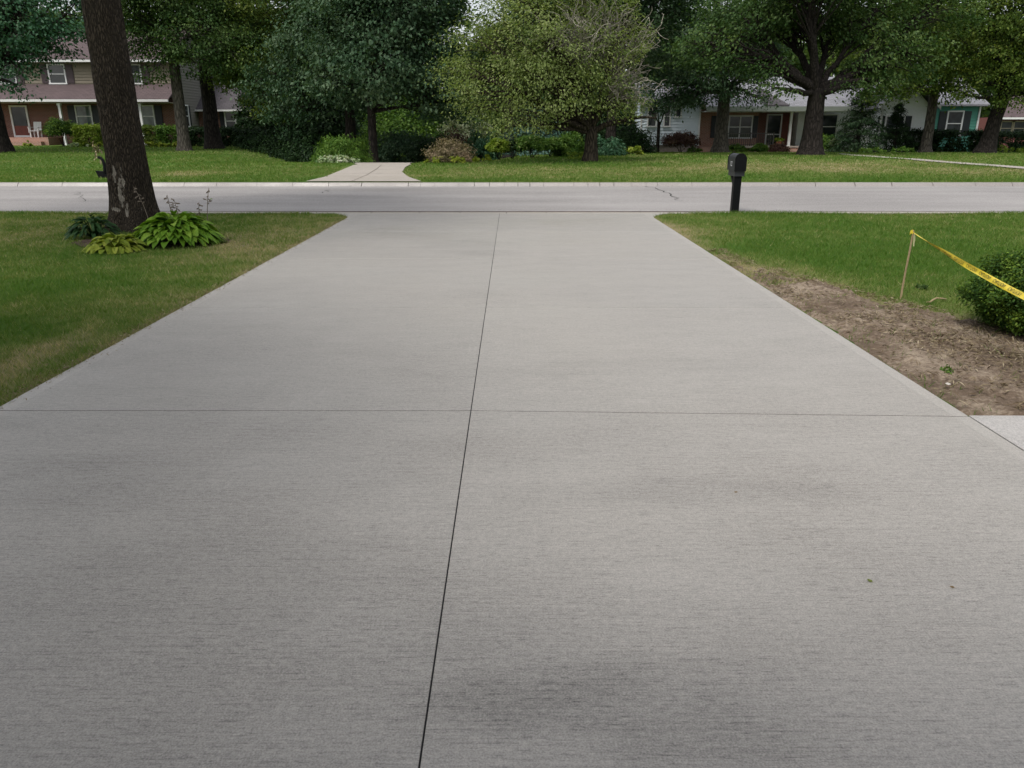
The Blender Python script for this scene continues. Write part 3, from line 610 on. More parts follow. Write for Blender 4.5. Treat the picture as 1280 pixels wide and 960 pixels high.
# conifers
def conifer(name, label, base, h, r, mat, n, seed, lsz=.16):
    rng = np.random.default_rng(seed); rr = random.Random(seed); t = empty(name, base, label, 'tree'); m = MB(); base = Vector(base)
    m.tube([base + Vector((0, 0, z)) for z in (-.1, .1, h * .5, h * .97)], [r * .1, r * .08, r * .05, .01], 7); cl = []; rd = []
    for k in range(n // 40):
        z = rr.random() ** 1.4 * .96; a = rr.uniform(0, 6.283); rad = r * (1 - z) ** .85 * rr.uniform(.45, 1.05)
        p = base + Vector((math.cos(a) * rad, math.sin(a) * rad, h * z + .15 - rad * .12)); cl.append(p); rd.append(.30 + .25 * (1 - z))
        if k % 3 == 0: m.tube([base + Vector((0, 0, h * z + .3)), p], [.025, .01], 3, False)
    m.build('trunk', M['bark_black'], t)
    foliage('foliage', cl, np.array(rd) * r * .55, 40, lsz, mat, t, rng, cz=.35, droop=.6, aspect=.35, center=base + Vector((0, 0, h * .4)), floor=base.z)
conifer('spruce_tree', 'dark cone shaped spruce before the window right of the flared trunk', at(1071, 50), 4.2, 1.75, M['lf_spruce'], 9000, 60)
conifer('spruce_tree', 'small dark evergreen between the white gable post and the hedge', at(1117, 51), 2.9, 1.25, M['lf_dark'], 5000, 61)
conifer('spruce_tree', 'blue grey spruce half hidden above the shrubs left of the crabapple', at(668, 41), 2.7, 2.3, M['lf_bluespruce'], 7000, 62)
# shrubs
def shrub(name, label, base, rx, h, mat, n, seed, lsz=.07, shape='dome', cat='shrub', group=None, ry=None, per=30, clump=None, up=.5, droop=.1, aspect=.55, stems=7):
    rng = np.random.default_rng(seed); rr = random.Random(seed); base = Vector(base); t = empty(name, base, label, cat, group); ry = ry or rx
    if n > 1000: n = int(n * 1.7); lsz *= 1.25
    k = max(6, n // per)
    if shape == 'box':
        u = rng.uniform(-1, 1, (k, 3)); ax = rng.integers(0, 5, k); s = np.where(rng.random(k) < .5, -1., 1.)
        for a in (0, 1): u[:, a] = np.where((ax // 2 == a), s * rng.uniform(.85, 1, k), u[:, a])
        u[:, 2] = np.where(ax == 4, rng.uniform(.85, 1, k), u[:, 2]); P = np.stack([u[:, 0] * rx, u[:, 1] * ry, (u[:, 2] * .5 + .5) * h * .95], 1)
    else:
        d = rng.normal(0, 1, (k, 3)); d[:, 2] = np.abs(d[:, 2]); d /= np.linalg.norm(d, axis=1, keepdims=True)
        r = rng.uniform(.55 ** 3, 1, k) ** (1 / 3); lump = 1 + .16 * np.sin(d[:, 0] * 5 + seed) * np.cos(d[:, 1] * 4 + d[:, 2] * 3)
        P = d * (r * lump)[:, None] * np.array([rx, ry, h * .92]); 
        if shape == 'ball': P[:, 2] = np.abs(P[:, 2] * .55 + h * .45)
    P = P + np.array(base); m = MB()
    for q in P[:stems]: m.tube(wander(base + Vector((rr.uniform(-.1, .1) * rx, rr.uniform(-.1, .1) * rx, -.03)), Vector(q), 4, .06, rr, .05), [.018, .015, .012, .009, .006], 4, False)
    m.build('stem', M['bark_black'], t)
    foliage('foliage', P, (clump or min(rx, h) * .22), per, lsz, mat, t, rng, cz=.8, droop=droop, up=up, aspect=aspect, center=base + Vector((0, 0, h * .35)), floor=base.z)
    return t
def sp(px, D): return at(px, D)
S = shrub
# beds left of the opposite driveway
S('arching_shrub', 'bright green arching shrub above the white edged ground cover by the opposite driveway', sp(426, 35.5), 1.25, 1.25, M['lf_shrub'], 4200, 71, .13, aspect=.22, droop=.5, up=.3)
S('ground_cover', 'low clump of white edged variegated leaves at the foot of the arching shrub', sp(418, 33.8), .95, .32, M['lf_varieg'], 1800, 72, .12, cat='plant', ry=.5)
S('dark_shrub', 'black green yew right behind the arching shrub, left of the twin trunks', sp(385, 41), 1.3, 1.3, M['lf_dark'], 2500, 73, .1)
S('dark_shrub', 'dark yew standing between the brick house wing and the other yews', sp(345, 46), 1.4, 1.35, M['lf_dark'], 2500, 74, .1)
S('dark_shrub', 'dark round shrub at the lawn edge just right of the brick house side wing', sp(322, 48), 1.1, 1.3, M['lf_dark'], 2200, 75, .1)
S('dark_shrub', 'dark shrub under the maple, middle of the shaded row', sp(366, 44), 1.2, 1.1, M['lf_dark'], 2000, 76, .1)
# end of the opposite driveway
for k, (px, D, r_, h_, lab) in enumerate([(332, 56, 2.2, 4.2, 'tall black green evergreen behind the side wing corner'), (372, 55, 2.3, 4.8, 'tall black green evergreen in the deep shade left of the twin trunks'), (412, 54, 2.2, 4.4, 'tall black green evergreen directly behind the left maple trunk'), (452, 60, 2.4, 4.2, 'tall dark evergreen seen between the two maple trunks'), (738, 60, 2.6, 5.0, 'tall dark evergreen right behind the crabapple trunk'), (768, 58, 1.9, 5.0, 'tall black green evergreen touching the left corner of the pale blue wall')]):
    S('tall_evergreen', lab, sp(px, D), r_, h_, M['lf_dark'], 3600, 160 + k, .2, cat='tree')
S('dark_shrub', 'broad dark shrub closing the end of the opposite driveway', sp(508, 43), 2.0, 1.75, M['lf_maple'], 4200, 77, .13)
S('dark_shrub', 'deep green shrub right of the driveway end, before the reddish one', sp(545, 42), 1.3, 1.5, M['lf_dark'], 2600, 78, .11)
S('reddish_shrub', 'brownish red shrub in the shade behind the driveway end', sp(566, 45), 1.5, 2.0, M['lf_red'], 2600, 79, .12)
S('pale_shrub', 'tall pale feathery shrub glowing through the gap right of the forked maple', sp(582, 52), 1.7, 4.1, M['lf_pale'], 3800, 80, .17, aspect=.3, droop=.4)
S('green_shrub', 'tall mid green shrub seen under the maple between its two trunks', sp(505, 56), 2.8, 4.4, M['lf_shrub'], 5200, 81, .17)
S('pinkish_shrub', 'pinkish brown faded flower shrub right of the opposite driveway', sp(563, 34.2), 1.0, .95, M['lf_pink'], 3800, 82, .085, aspect=.3, up=.9, droop=-.6)
for k, (px, D, lab) in enumerate([(541, 33.2, 'low pale green plant at the left foot of the pinkish shrub'), (572, 33.2, 'low pale green plant in front of the pinkish shrub'), (603, 33.6, 'low pale green plant between the pinkish and the lime shrub')]):
    S('low_plant', lab, sp(px, D), .42, .3, M['lf_varieg' if k == 3 else 'hosta_yel'], 500, 83 + k, .1, cat='plant', group='low plants below the pinkish shrub')
S('dark_shrub', 'blue green bush filling the gap between pinkish and lime shrubs', sp(600, 39), 1.1, 1.5, M['lf_bluish'], 2400, 87, .11)
S('lime_shrub', 'round lime yellow shrub, brightest in the bed across the street', sp(623, 34.5), .47, .92, M['lf_lime'], 2400, 88, .075, 'ball')
S('dark_shrub', 'dark round shrub touching the lime one on its right', sp(641, 35), .5, .8, M['lf_dark'], 1500, 89, .07, 'ball')
S('green_shrub', 'clipped green shrub, left one of the row before the crabapple', sp(664, 34.8), .68, .92, M['lf_shrub'], 2800, 90, .08, 'ball')
S('green_shrub', 'middle green shrub of the row left of the crabapple, slightly lower', sp(688, 35.5), .6, .85, M['lf_shrub'], 2200, 91, .08, 'ball')
S('green_shrub', 'loose taller green shrub next to the crabapple trunk', sp(710, 36.2), .75, 1.15, M['lf_shrub'], 2600, 92, .09)
S('low_plant', 'low lime mound beside the crabapple trunk', sp(720, 32.8), .5, .32, M['lf_lime'], 900, 93, .08, cat='plant')
S('dark_shrub', 'dark low shrub in the shade right of the crabapple trunk', sp(757, 38), 1.0, .9, M['lf_bluish'], 1800, 94, .1)
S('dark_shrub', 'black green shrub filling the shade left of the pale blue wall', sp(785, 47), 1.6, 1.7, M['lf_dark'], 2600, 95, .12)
S('broad_leaf_plant', 'yellow green broad leaved plant on the lawn edge left of the pale blue house', sp(790, 40), .7, .45, M['hosta_yel'], 420, 96, .22, cat='plant')
# right house beds
S('reddish_shrub', 'dark red round shrub against the foundation of the pale blue wall', sp(851, 53.2), 1.15, 1.25, M['lf_red'], 2600, 97, .11, 'ball')
S('low_plant', 'low green clump right of the dark red foundation shrub', sp(866, 52.6), .5, .45, M['lf_shrub'], 600, 98, .1, cat='plant')
S('green_shrub', 'low green planting under the iron railing, left half', sp(920, 53.4), .95, .5, M['lf_shrub'], 1500, 99, .1, ry=.5)
S('green_shrub', 'low green planting under the iron railing beside the potted reds', sp(950, 53.4), .6, .6, M['lf_shrub'], 1100, 100, .1, ry=.5)
S('reddish_plant', 'rust red bedding plant beside the front steps', sp(975, 53), .75, .6, M['lf_red'], 1100, 101, .1, cat='plant')
S('green_shrub', 'bright shrub just right of the flared trunk, before the far window', sp(1034, 52), .85, 1.3, M['lf_shrub'], 1700, 102, .12)
S('pale_shrub', 'pale bluish small bush left of the dark spruce base', sp(1043, 50.5), .45, 1.1, M['lf_pale'], 800, 103, .1)
S('low_plant', 'low green mound at the foot of the cone spruce', sp(1088, 47.5), .9, .38, M['lf_shrub'], 900, 104, .1, cat='plant')
S('low_plant', 'low green mound between the small evergreen and slim trunk', sp(1128, 48), .75, .38, M['lf_shrub'], 800, 105, .1, cat='plant')
S('low_plant', 'yellow green clump at the base of the hedge near the leaning trunk', sp(1258, 49), 1.2, .42, M['lf_lime'], 900, 106, .12, cat='plant')
def hedge(label, p0, p1, h, w, mat, n, seed):
    a = at(*p0); b = at(*p1); c = (a + b) / 2
    return S('hedge', label, Vector((c.x, c.y, min(a.z, b.z))), abs(b.x - a.x) / 2, h, mat, n, seed, .11, 'box', 'hedge', ry=w, clump=.22)
hedge('long dark clipped hedge in front of the teal wall, between two trunks', (1165, 53), (1222, 53), 1.35, .6, M['lf_dark'], 5200, 110)
hedge('dark clipped hedge section right of the leaning trunk before the red house', (1236, 52), (1300, 52), 1.25, .6, M['lf_dark'], 5200, 111)
hedge('short dark hedge section below the white gable wall', (1130, 53), (1152, 53), 1.4, .6, M['lf_dark'], 2400, 112)
# left house beds
S('dark_shrub', 'round dark shrub before the white porch post of the brick house', sp(80, 53), .98, 1.75, M['lf_box'], 4000, 120, .09, 'ball')
hedge('yellow green hedge below the lower window, left of the thick near trunk', (100, 53), (127, 53), 1.3, .5, M['lf_lime'], 2400, 121)
hedge('yellow green clipped hedge under the lower window right of the near trunk', (172, 53), (204, 53), 1.25, .5, M['lf_olive'], 3000, 122)
hedge('green clipped hedge before the brick corner, behind the pale grey trunk', (203, 52.6), (226, 52.6), 1.2, .5, M['lf_shrub'], 2600, 123)
hedge('dark hedge between pale grey trunk and dark thick trunk', (240, 52.6), (262, 52.6), 1.15, .5, M['lf_dark'], 2400, 124)
hedge('black green hedge right of the dark thick trunk', (281, 52), (298, 52), 1.15, .5, M['lf_dark'], 2000, 125)
hedge('last black green hedge block at the wing corner', (299, 51.5), (314, 51.5), 1.0, .5, M['lf_dark'], 1800, 126)
for k, px in enumerate((176, 188, 200, 212, 222)):
    S('border_hosta', 'small yellow green hosta in the border row below the clipped hedge', sp(px, 51.2), .42, .36, M['hosta_yel'], 260, 130 + k, .16, cat='plant', group='hosta border below the clipped hedge')
S('border_hosta', 'single yellow green hosta in the border left of the thick near trunk', sp(122, 51.2), .45, .36, M['hosta_yel'], 280, 136, .16, cat='plant')
S('border_plant', 'pale leaved low plant left of the border hosta by the near trunk', sp(98, 51.4), .65, .3, M['lf_varieg'], 320, 137, .14, cat='plant')
S('low_plant', 'small yellow green clump at the porch step of the brick house', sp(37, 53.4), .35, .35, M['hosta_yel'], 240, 138, .12, cat='plant')

# the wood beyond the houses reads as one mass
rng = np.random.default_rng(77); cl = []; rd = []; m = MB()
for x in np.arange(-95, 96, 3.2):
    for D in (76, 84, 93):
        xx = x + rng.uniform(-1.5, 1.5); DD = D + rng.uniform(-3, 3); hgt = rng.uniform(11.5, 16)
        pxx = 640 + xx / (DD * CP) * FPX
        if 560 < pxx < 650: hgt = rng.uniform(7.4, 9.4) if pxx > 605 else rng.uniform(4.5, 6.5)
        r = rng.uniform(2.8, 4.0); cl.append(ellip_pts((xx, DD, hgt * .52), r, r, hgt * .48, 40, rng, .4)); rd.append(np.full(40, rng.uniform(1.4, 2.0)))
        if D == 76: cl.append(ellip_pts((xx, DD - 2, 1.0), 2.2, 1.2, 1.8, 14, rng, .3)); rd.append(np.full(14, 1.3))
        m.tube([(xx, DD, -1), (xx + rng.uniform(-.5, .5), DD, hgt * .7)], [.3, .1], 5)
cl = np.concatenate(cl); rd = np.concatenate(rd); z0 = -.6
wood = foliage('woodland', cl, rd, 34, .62, M['lf_oak'], None, rng, center=(0, 90, 4), floor=z0); tag(wood, 'wood of mixed green trees closing the view behind the houses', 'wood', kind='stuff')
wt = m.build('woodland_trunks', M['bark_black']); wt.parent = wood; wt['kind'] = 'stuff'

# ------------------------------------------------------------------ hosta bed under the near tree
def hosta(label, c, rad, h, nl, ll, lw, mat, seed, stalks=()):
    rng = np.random.default_rng(seed); c = Vector(c); t = empty('hosta', c, label, 'plant'); V = []; F = []; tint = []
    for i in range(nl):
        a = rng.uniform(0, 2 * math.pi); q = math.sqrt(rng.uniform(.02, 1)); d = Vector((math.cos(a), math.sin(a), 0)); s = Vector((-d.y, d.x, 0))
        hh = h * (1 - .72 * q ** 1.7) * rng.uniform(.82, 1.15); l = ll * rng.uniform(.75, 1.2); w = lw * rng.uniform(.8, 1.2)
        p0 = c + d * (rad * q * .78) + Vector((0, 0, hh)); rise = .55 * (1 - q) + rng.normal(0, .16); roll = rng.normal(0, .3); tt = rng.uniform(0, 1) * .7 + .15
        b = len(V); K = 7
        for k in range(K):
            u = k / (K - 1); wd = w * .5 * max(.02, math.sin(math.pi * min(1, u * .93 + .05) ** .72)) ** .8 * (1 if k < K - 1 else .05)
            p = p0 + d * (l * (u - .3)) + Vector((0, 0, l * (rise * u - (.35 + .25 * q) * u * u)))
            for sgn in (-1, 0, 1):
                V.append(p + s * wd * sgn + Vector((0, 0, abs(sgn) * wd * .32 + sgn * wd * roll)))
        for k in range(K - 1):
            for e in (0, 1):
                a0 = b + k * 3 + e; F.append((a0, a0 + 1, a0 + 4, a0 + 3)); tint.append(np.clip(tt + rng.normal(0, .06), 0, 1))
        # petiole
        g = c + d * rad * q * .12; b = len(V); e0 = p0 - d * l * .3
        for p in (g, e0): V += [p - s * .006, p + s * .006]
        F.append((b, b + 1, b + 3, b + 2)); tint.append(.6)
    V = np.array([list(v) for v in V]); V[:, 2] = np.maximum(V[:, 2], T(c.x, c.y) + .012)
    np_mesh('leaves', V, F, mat, t, tint=tint, smooth=True)
    rr = random.Random(seed)
    for (dx, dy, hh, bend) in stalks:
        m = MB(); b_ = c + Vector((dx, dy, h * .4)); P = [b_ + Vector((bend * k * k, 0, hh * k)) for k in (0, .3, .6, .85, 1)]; m.tube(P, [.006, .006, .005, .004, .003], 5)
        for k in range(9):
            u = .62 + k * .045; q = b_ + Vector((bend * u * u, 0, hh * u)); e = q + Vector((rr.uniform(-.07, .07), rr.uniform(-.05, .05), rr.uniform(-.05, .03)))
            m.tube([q, q.lerp(e, .4), q.lerp(e, .75), e], [.003, .007, .011, .003], 5)
        m.build('flower_stalk', M['stalk'], t)
    return t
hb = G(222, 305)
hosta('big bright green hosta mound with dry flower stalks right of the thick trunk', (hb.x, hb.y, hb.z), .70, .40, 330, .20, .105, M['hosta'], 5, [(.38, .25, .62, .08), (-.22, .45, .5, -.03), (-.12, .45, .44, -.04), (-.55, .4, .62, -.16), (.2, .4, .4, .03)])
hb = G(146, 313); hosta('small yellowish hosta in front of the thick trunk', (hb.x, hb.y, hb.z), .46, .20, 150, .16, .08, M['hosta_yel'], 6)
hb = G(118, 297); hosta('dark narrow leaved hosta behind the thick trunk on its left', (hb.x, hb.y, hb.z), .42, .32, 150, .17, .05, M['hosta_dark'], 7)
th = np.linspace(0, 2 * math.pi, 40, endpoint=False); hc = G(178, 306); V = [(hc.x, hc.y + .25, T(hc.x, hc.y) + .006)]; 
for k in (.33, .66, 1.):
    for a in th:
        w = k * (1 + .08 * math.sin(a * 5) + .06 * math.sin(a * 9 + 1)); V.append((hc.x + 1.15 * w * math.cos(a), hc.y + .3 + .72 * w * math.sin(a), 0))
V = [(x, y, T(x, y) + .018 - .022 * (math.hypot(x - hc.x, y - hc.y - .3) > 1.1)) for x, y, z in V]
m = MB(); m.add(V, [(0, 1 + i, 1 + (i + 1) % 40) for i in range(40)] + [(1 + r * 40 + i, 1 + (r + 1) * 40 + i, 1 + (r + 1) * 40 + (i + 1) % 40, 1 + r * 40 + (i + 1) % 40) for r in (0, 1) for i in range(40)])
o = m.build('mulch_bed', M['mulch']); tag(o, kind='structure')

# ------------------------------------------------------------------ boxwood at the right edge
bc = Vector((4.36, 6.25, -.02)); rng = np.random.default_rng(90)
bx = empty('boxwood_bush', bc, 'round glossy boxwood on bare soil behind the yellow tape', 'shrub')
d = rng.normal(0, 1, (560, 3)); d /= np.linalg.norm(d, axis=1, keepdims=True); r = rng.uniform(.5, 1, 560) ** (1 / 3)
r *= 1 + .19 * np.sin(d[:, 0] * 6 + 1) * np.cos(d[:, 2] * 5) + .08 * np.sin(d[:, 1] * 9)
P = np.array(bc) + np.array([0, 0, .335]) + d * r[:, None] * np.array([.49, .50, .30]); m = MB(); rr = random.Random(4)
for q in P[:120]: m.tube(wander(bc + Vector((rr.uniform(-.12, .12), rr.uniform(-.12, .12), -.03)), Vector(q), 5, .07, rr, .03), [.012, .01, .008, .006, .004, .003], 4, False)
m.build('stem', M['bark_dark'], bx)
foliage('foliage', P, .075, 130, .026, M['lf_box'], bx, rng, cz=.9, droop=.1, up=.5, aspect=.55, center=bc + Vector((0, 0, .25)), floor=bc.z + .05)

# ------------------------------------------------------------------ stake, tape and litter
s0 = G(1126, 374); stx, sty = s0.x, s0.y
def stake(label, x, y, h, lean):
    m = MB(); z0 = -.12; P = [Vector((x + lean * k, y + .01 * math.sin(k * 5), lerp(z0, h, k))) for k in (0, .25, .5, .75, 1)]
    m.tube(P, [.0095, .010, .009, .0095, .0085], 7); o = m.build('stake', M['wood'], origin=(x, y, 0)); return tag(o, label, 'stake')
stake('thin wooden stake in the soil edge with tape tied at its top', stx, sty, .665, .012)
ex, ey = 3.14, 3.2
stake('second thin wooden stake holding the near end of the tape', ex, ey, .55, -.01)
A = Vector((stx + .016, sty - .012, .645)); E = Vector((ex, ey + .012, .52)); NT = 60
Mid = Vector((3.46, 5.11, .515))
def tape_pt(t):
    p = A.lerp(E, t); k = 4 * t * (1 - t); p.z -= .085 * k; p.x += .055 * k; return p
def tape_frame(t):
    p = tape_pt(t); d = (tape_pt(min(1, t + .01)) - tape_pt(max(0, t - .01))).normalized()
    side = Vector((0, 0, 1)); side = (side - d * side.dot(d)).normalized(); nrm = d.cross(side)
    tw = .75 * math.cos(t * 5.5 + .4) + .8 * math.exp(-t * 9); s = side * math.cos(tw) + nrm * math.sin(tw); n = s.cross(d)
    return p, d, s, n
TW = .045
tp = empty('caution_tape', A, 'yellow plastic tape with black lettering stretched from the thin stake past the boxwood', 'tape'); V = []; F = []
for i in range(NT + 1):
    t = i / NT; p, d, s, n = tape_frame(t); w = TW * .5 * (1 - .72 * math.exp(-t * 14) - .72 * math.exp(-(1 - t) * 14))
    for k in (-1, -.33, .33, 1): V.append(p + s * w * k + n * (.004 * math.sin(k * 3 + t * 25)))
for i in range(NT):
    for k in range(3): a = i * 4 + k; F.append((a, a + 1, a + 5, a + 4))
np_mesh('band', [list(v) for v in V], F, M['tape'], tp, smooth=True)
def text_mesh(txt, size):
    cu = bpy.data.curves.new('txt', 'FONT'); cu.body = txt; cu.size = size; ob = bpy.data.objects.new('txt', cu); C.objects.link(ob)
    dg = bpy.context.evaluated_depsgraph_get(); dg.update(); me = bpy.data.meshes.new_from_object(ob.evaluated_get(dg)); bpy.data.objects.remove(ob)
    vs = [Vector(v.co) for v in me.vertices]; fs = [tuple(p.vertices) for p in me.polygons]; bpy.data.meshes.remove(me); return vs, fs
vs, fs = text_mesh('CAUTION', .036); wtx = max(v.x for v in vs); htx = max(v.y for v in vs); Ltape = (E - A).length; u = .22
while u + wtx < Ltape - .3:
    m = MB()
    for flip, sg in ((True, 1), (False, -1)):
        out = []
        for v in vs:
            p, d, s, n = tape_frame((u + ((wtx - v.x) if flip else v.x) * 1.25) / Ltape); out.append(p + s * (htx / 2 - v.y) * 1.05 + n * .006 * sg)
        m.add(out, fs)
    m.build('lettering', M['ink'], tp); u += wtx * 1.25 + .06
m = MB(); kn = A + Vector((-.012, .012, 0))
ring = [kn + Vector((math.cos(a) * .017, math.sin(a) * .017, .012 * math.sin(a * 2))) for a in np.linspace(0, 6.283, 13)]
for a, b in zip(ring[:-1], ring[1:]): m.quad(a - Vector((0, 0, .016)), b - Vector((0, 0, .016)), b + Vector((0, 0, .014)), a + Vector((0, 0, .014)))
m.build('knot', M['tape'], tp)
m = MB(); tl = [(0, .0, .010), (.006, -.03, .02), (.012, -.07, .022), (.012, -.10, .016), (.016, -.13, .012)]
L_ = [A + Vector((dx - w * .5, -.012, dz)) for dx, dz, w in tl]; R_ = [A + Vector((dx + w * .5, -.006, dz)) for dx, dz, w in tl]
for i in range(4): m.quad(L_[i], L_[i + 1], R_[i + 1], R_[i])
m.build('loose_end', M['tape_pale'], tp)
# a stick, leaves and weeds lying about
p = G(1165, 379); q = G(1182, 377); m = MB(); dd = (q - p); P = [p + dd * k + Vector((0, .015 * math.sin(k * 7), .03 + .012 * math.sin(k * 4))) for k in (-.45, -.2, 0, .3, .6, .9, 1.1)]
m.tube(P, [.004, .007, .009, .008, .008, .007, .003], 6); tag(m.build('dry_stick', M['wood'], origin=p), 'dry pale stick on the soil to the right of the thin stake', 'stick')
def fallen(px, py, sz, mat, label, ang, base=None):
    p = base or G(px, py); on = DX0 < p.x < DX1; z = .002 - p.z if on else .03; m = MB(); ca, sa = math.cos(ang), math.sin(ang)
    prof = [(-1.25, 0), (-.5, .05), (-.35, .4), (.1, .55), (.6, .35), (1, 0)]
    up = [(u, w, .12 * abs(w) + .10 * u * u) for u, w in prof]; dn = [(u, -w, .16 * abs(w) + .10 * u * u) for u, w in prof[1:-1]]; pts = up + dn[::-1]
    ctr = [(u, 0, .08 * u * u) for u, w in prof]
    f3 = lambda a: Vector((p.x + (a[0] * ca - a[1] * sa) * sz, p.y + (a[0] * sa + a[1] * ca) * sz, p.z + z + a[2] * sz))
    C3 = [f3(a) for a in ctr]; U = [f3(a) for a in up]; D_ = [f3((u, -w, .16 * abs(w) + .1 * u * u)) for u, w in prof]
    for i in range(5): m.quad(C3[i], C3[i + 1], U[i + 1], U[i]); m.quad(C3[i], D_[i], D_[i + 1], C3[i + 1])
    return tag(m.build('fallen_leaf', mat, origin=p), label, 'leaf')
fallen(919, 620, .011, M['leaf_litter'], 'tiny brown leaf on the driveway right of the long joint, nearest the cross joint', .4)
fallen(1087, 732, .015, M['leaf_green'], 'small yellow green leaf on the bare driveway concrete', 1.9)
fallen(1190, 738, .011, M['leaf_litter'], 'tiny dark leaf on the driveway right of the yellow green one', 2.6)
fallen(1184, 486, .03, M['stone'], 'whitish dry leaf on the soil close to the driveway edge', 1.2)
fallen(1214, 499, .03, M['straw'], 'pale tan leaf on the soil next to the walkway slab', .2)
fallen(1252, 443, .04, M['straw'], 'pale leaf on the dark soil under the boxwood', 2.2)
wd = G(1150, 362); S('weed', 'small dark weed tuft in the grass right of the thin stake', wd, .07, .05, M['lf_oak'], 140, 150, .03, cat='weed', clump=.03)
wd = G(265, 258.5); S('weed', 'small green weed poking above the near lawn edge by the street', wd, .09, .2, M['lf_shrub'], 60, 151, .07, cat='weed', clump=.05)
wd = G(1181, 466); S('weed', 'small green sprout on the bare soil near the driveway edge', wd, .05, .03, M['lf_shrub'], 28, 152, .03, cat='weed', clump=.03)

# ------------------------------------------------------------------ mailbox on this side
mb = G(918.5, 266); X0, Y0 = mb.x, mb.y + .05; BZ = T(X0, Y0)
mr = empty('mailbox', (X0, Y0, BZ), 'black mailbox on a square black post at the near street edge', 'mailbox')
m = MB(); m.box(X0 - .072, X0 + .072, Y0 - .072, Y0 + .072, BZ - .1, BZ + .80); m.build('post', M['black'], mr, bevel=.008)
m = MB(); m.tube([(X0 - .03, Y0 + .07, BZ + .52), (X0 - .03, Y0 + .32, BZ + .74)], .035, 4); m.box(X0 - .05, X0 + .05, Y0 - .06, Y0 + .40, BZ + .742, BZ + .80); m.build('bracket', M['black'], mr)
def arch(hw, z0, zs, n=12): return [(hw, z0), (hw, zs)] + [(hw * math.cos(a), zs + hw * math.sin(a)) for a in np.linspace(0, math.pi, n + 1)[1:-1]] + [(-hw, zs), (-hw, z0)]
bx0 = X0 + .012; zb = BZ + .803
def archbox(hw, z0, zs, y0, y1): 
    m = MB(); m.solid([Vector((bx0 + x, y0, z)) for x, z in arch(hw, z0, zs)], (0, y1 - y0, 0)); return m
archbox(.105, zb, zb + .22, Y0 - .11, Y0 + .40).build('box', M['boxlit'], mr, smooth=False)
archbox(.113, zb - .003, zb + .222, Y0 - .128, Y0 - .108).build('end_cap', M['black'], mr)
dr = archbox(.112, zb + .002, zb + .221, Y0 + .402, Y0 + .42).build('door', M['black'], mr)
MB().box(bx0 - .02, bx0 + .02, Y0 + .42, Y0 + .44, zb + .24, zb + .28).build('handle', M['black'], dr)
MB().box(bx0 - .098, bx0 + .098, Y0 - .10, Y0 + .36, zb - .10, zb - .004).build('newspaper_slot', M['boxlit'], mr)
m = MB(); m.box(bx0 + .107, bx0 + .113, Y0 + .16, Y0 + .20, zb + .08, zb + .24); m.box(bx0 + .107, bx0 + .113, Y0 + .06, Y0 + .16, zb + .19, zb + .24); m.build('flag', M['black'], mr)
vs, fs = text_mesh('12', .135); cx = (max(v.x for v in vs) + min(v.x for v in vs)) / 2
MB().add([(bx0 - .109, Y0 + .15 - (v.x - cx) * 1.15, zb + .085 + v.y) for v in vs], fs).build('house_number', M['white'], mr)
# ------------------------------------------------------------------ curved post across the street
cb = G(131, 223); D2 = cb.y + .15; cr = empty('curved_post', (cb.x, D2, T(cb.x, D2)), 'curved black post on the far lawn edge, half hidden by the thick near trunk', 'post')
cpts = [W(x, y, D2) for x, y in ((131, 225.5), (131.2, 216), (130.6, 207), (129, 201), (126, 197.6), (122.3, 196.5))]
MB().tube(cpts, [.055, .052, .05, .048, .045, .04], 8).build('post', M['black'], cr, smooth=True)
c0 = cr.location; MB().solid([c0 + Vector((x, -.07, z)) for x, z in ((-.30, .22), (-.22, 0), (.13, 0), (.16, .10), (-.03, .12), (-.05, .20))], (0, .14, 0)).build('base_bracket', M['black'], cr)
cl = [W(122, 193, D2), W(120.5, 188, D2), W(119, 183, D2)]; foliage('tuft', cl, .10, 14, .14, M['straw'], cr, np.random.default_rng(8), cz=1.6, droop=.5, aspect=.3)

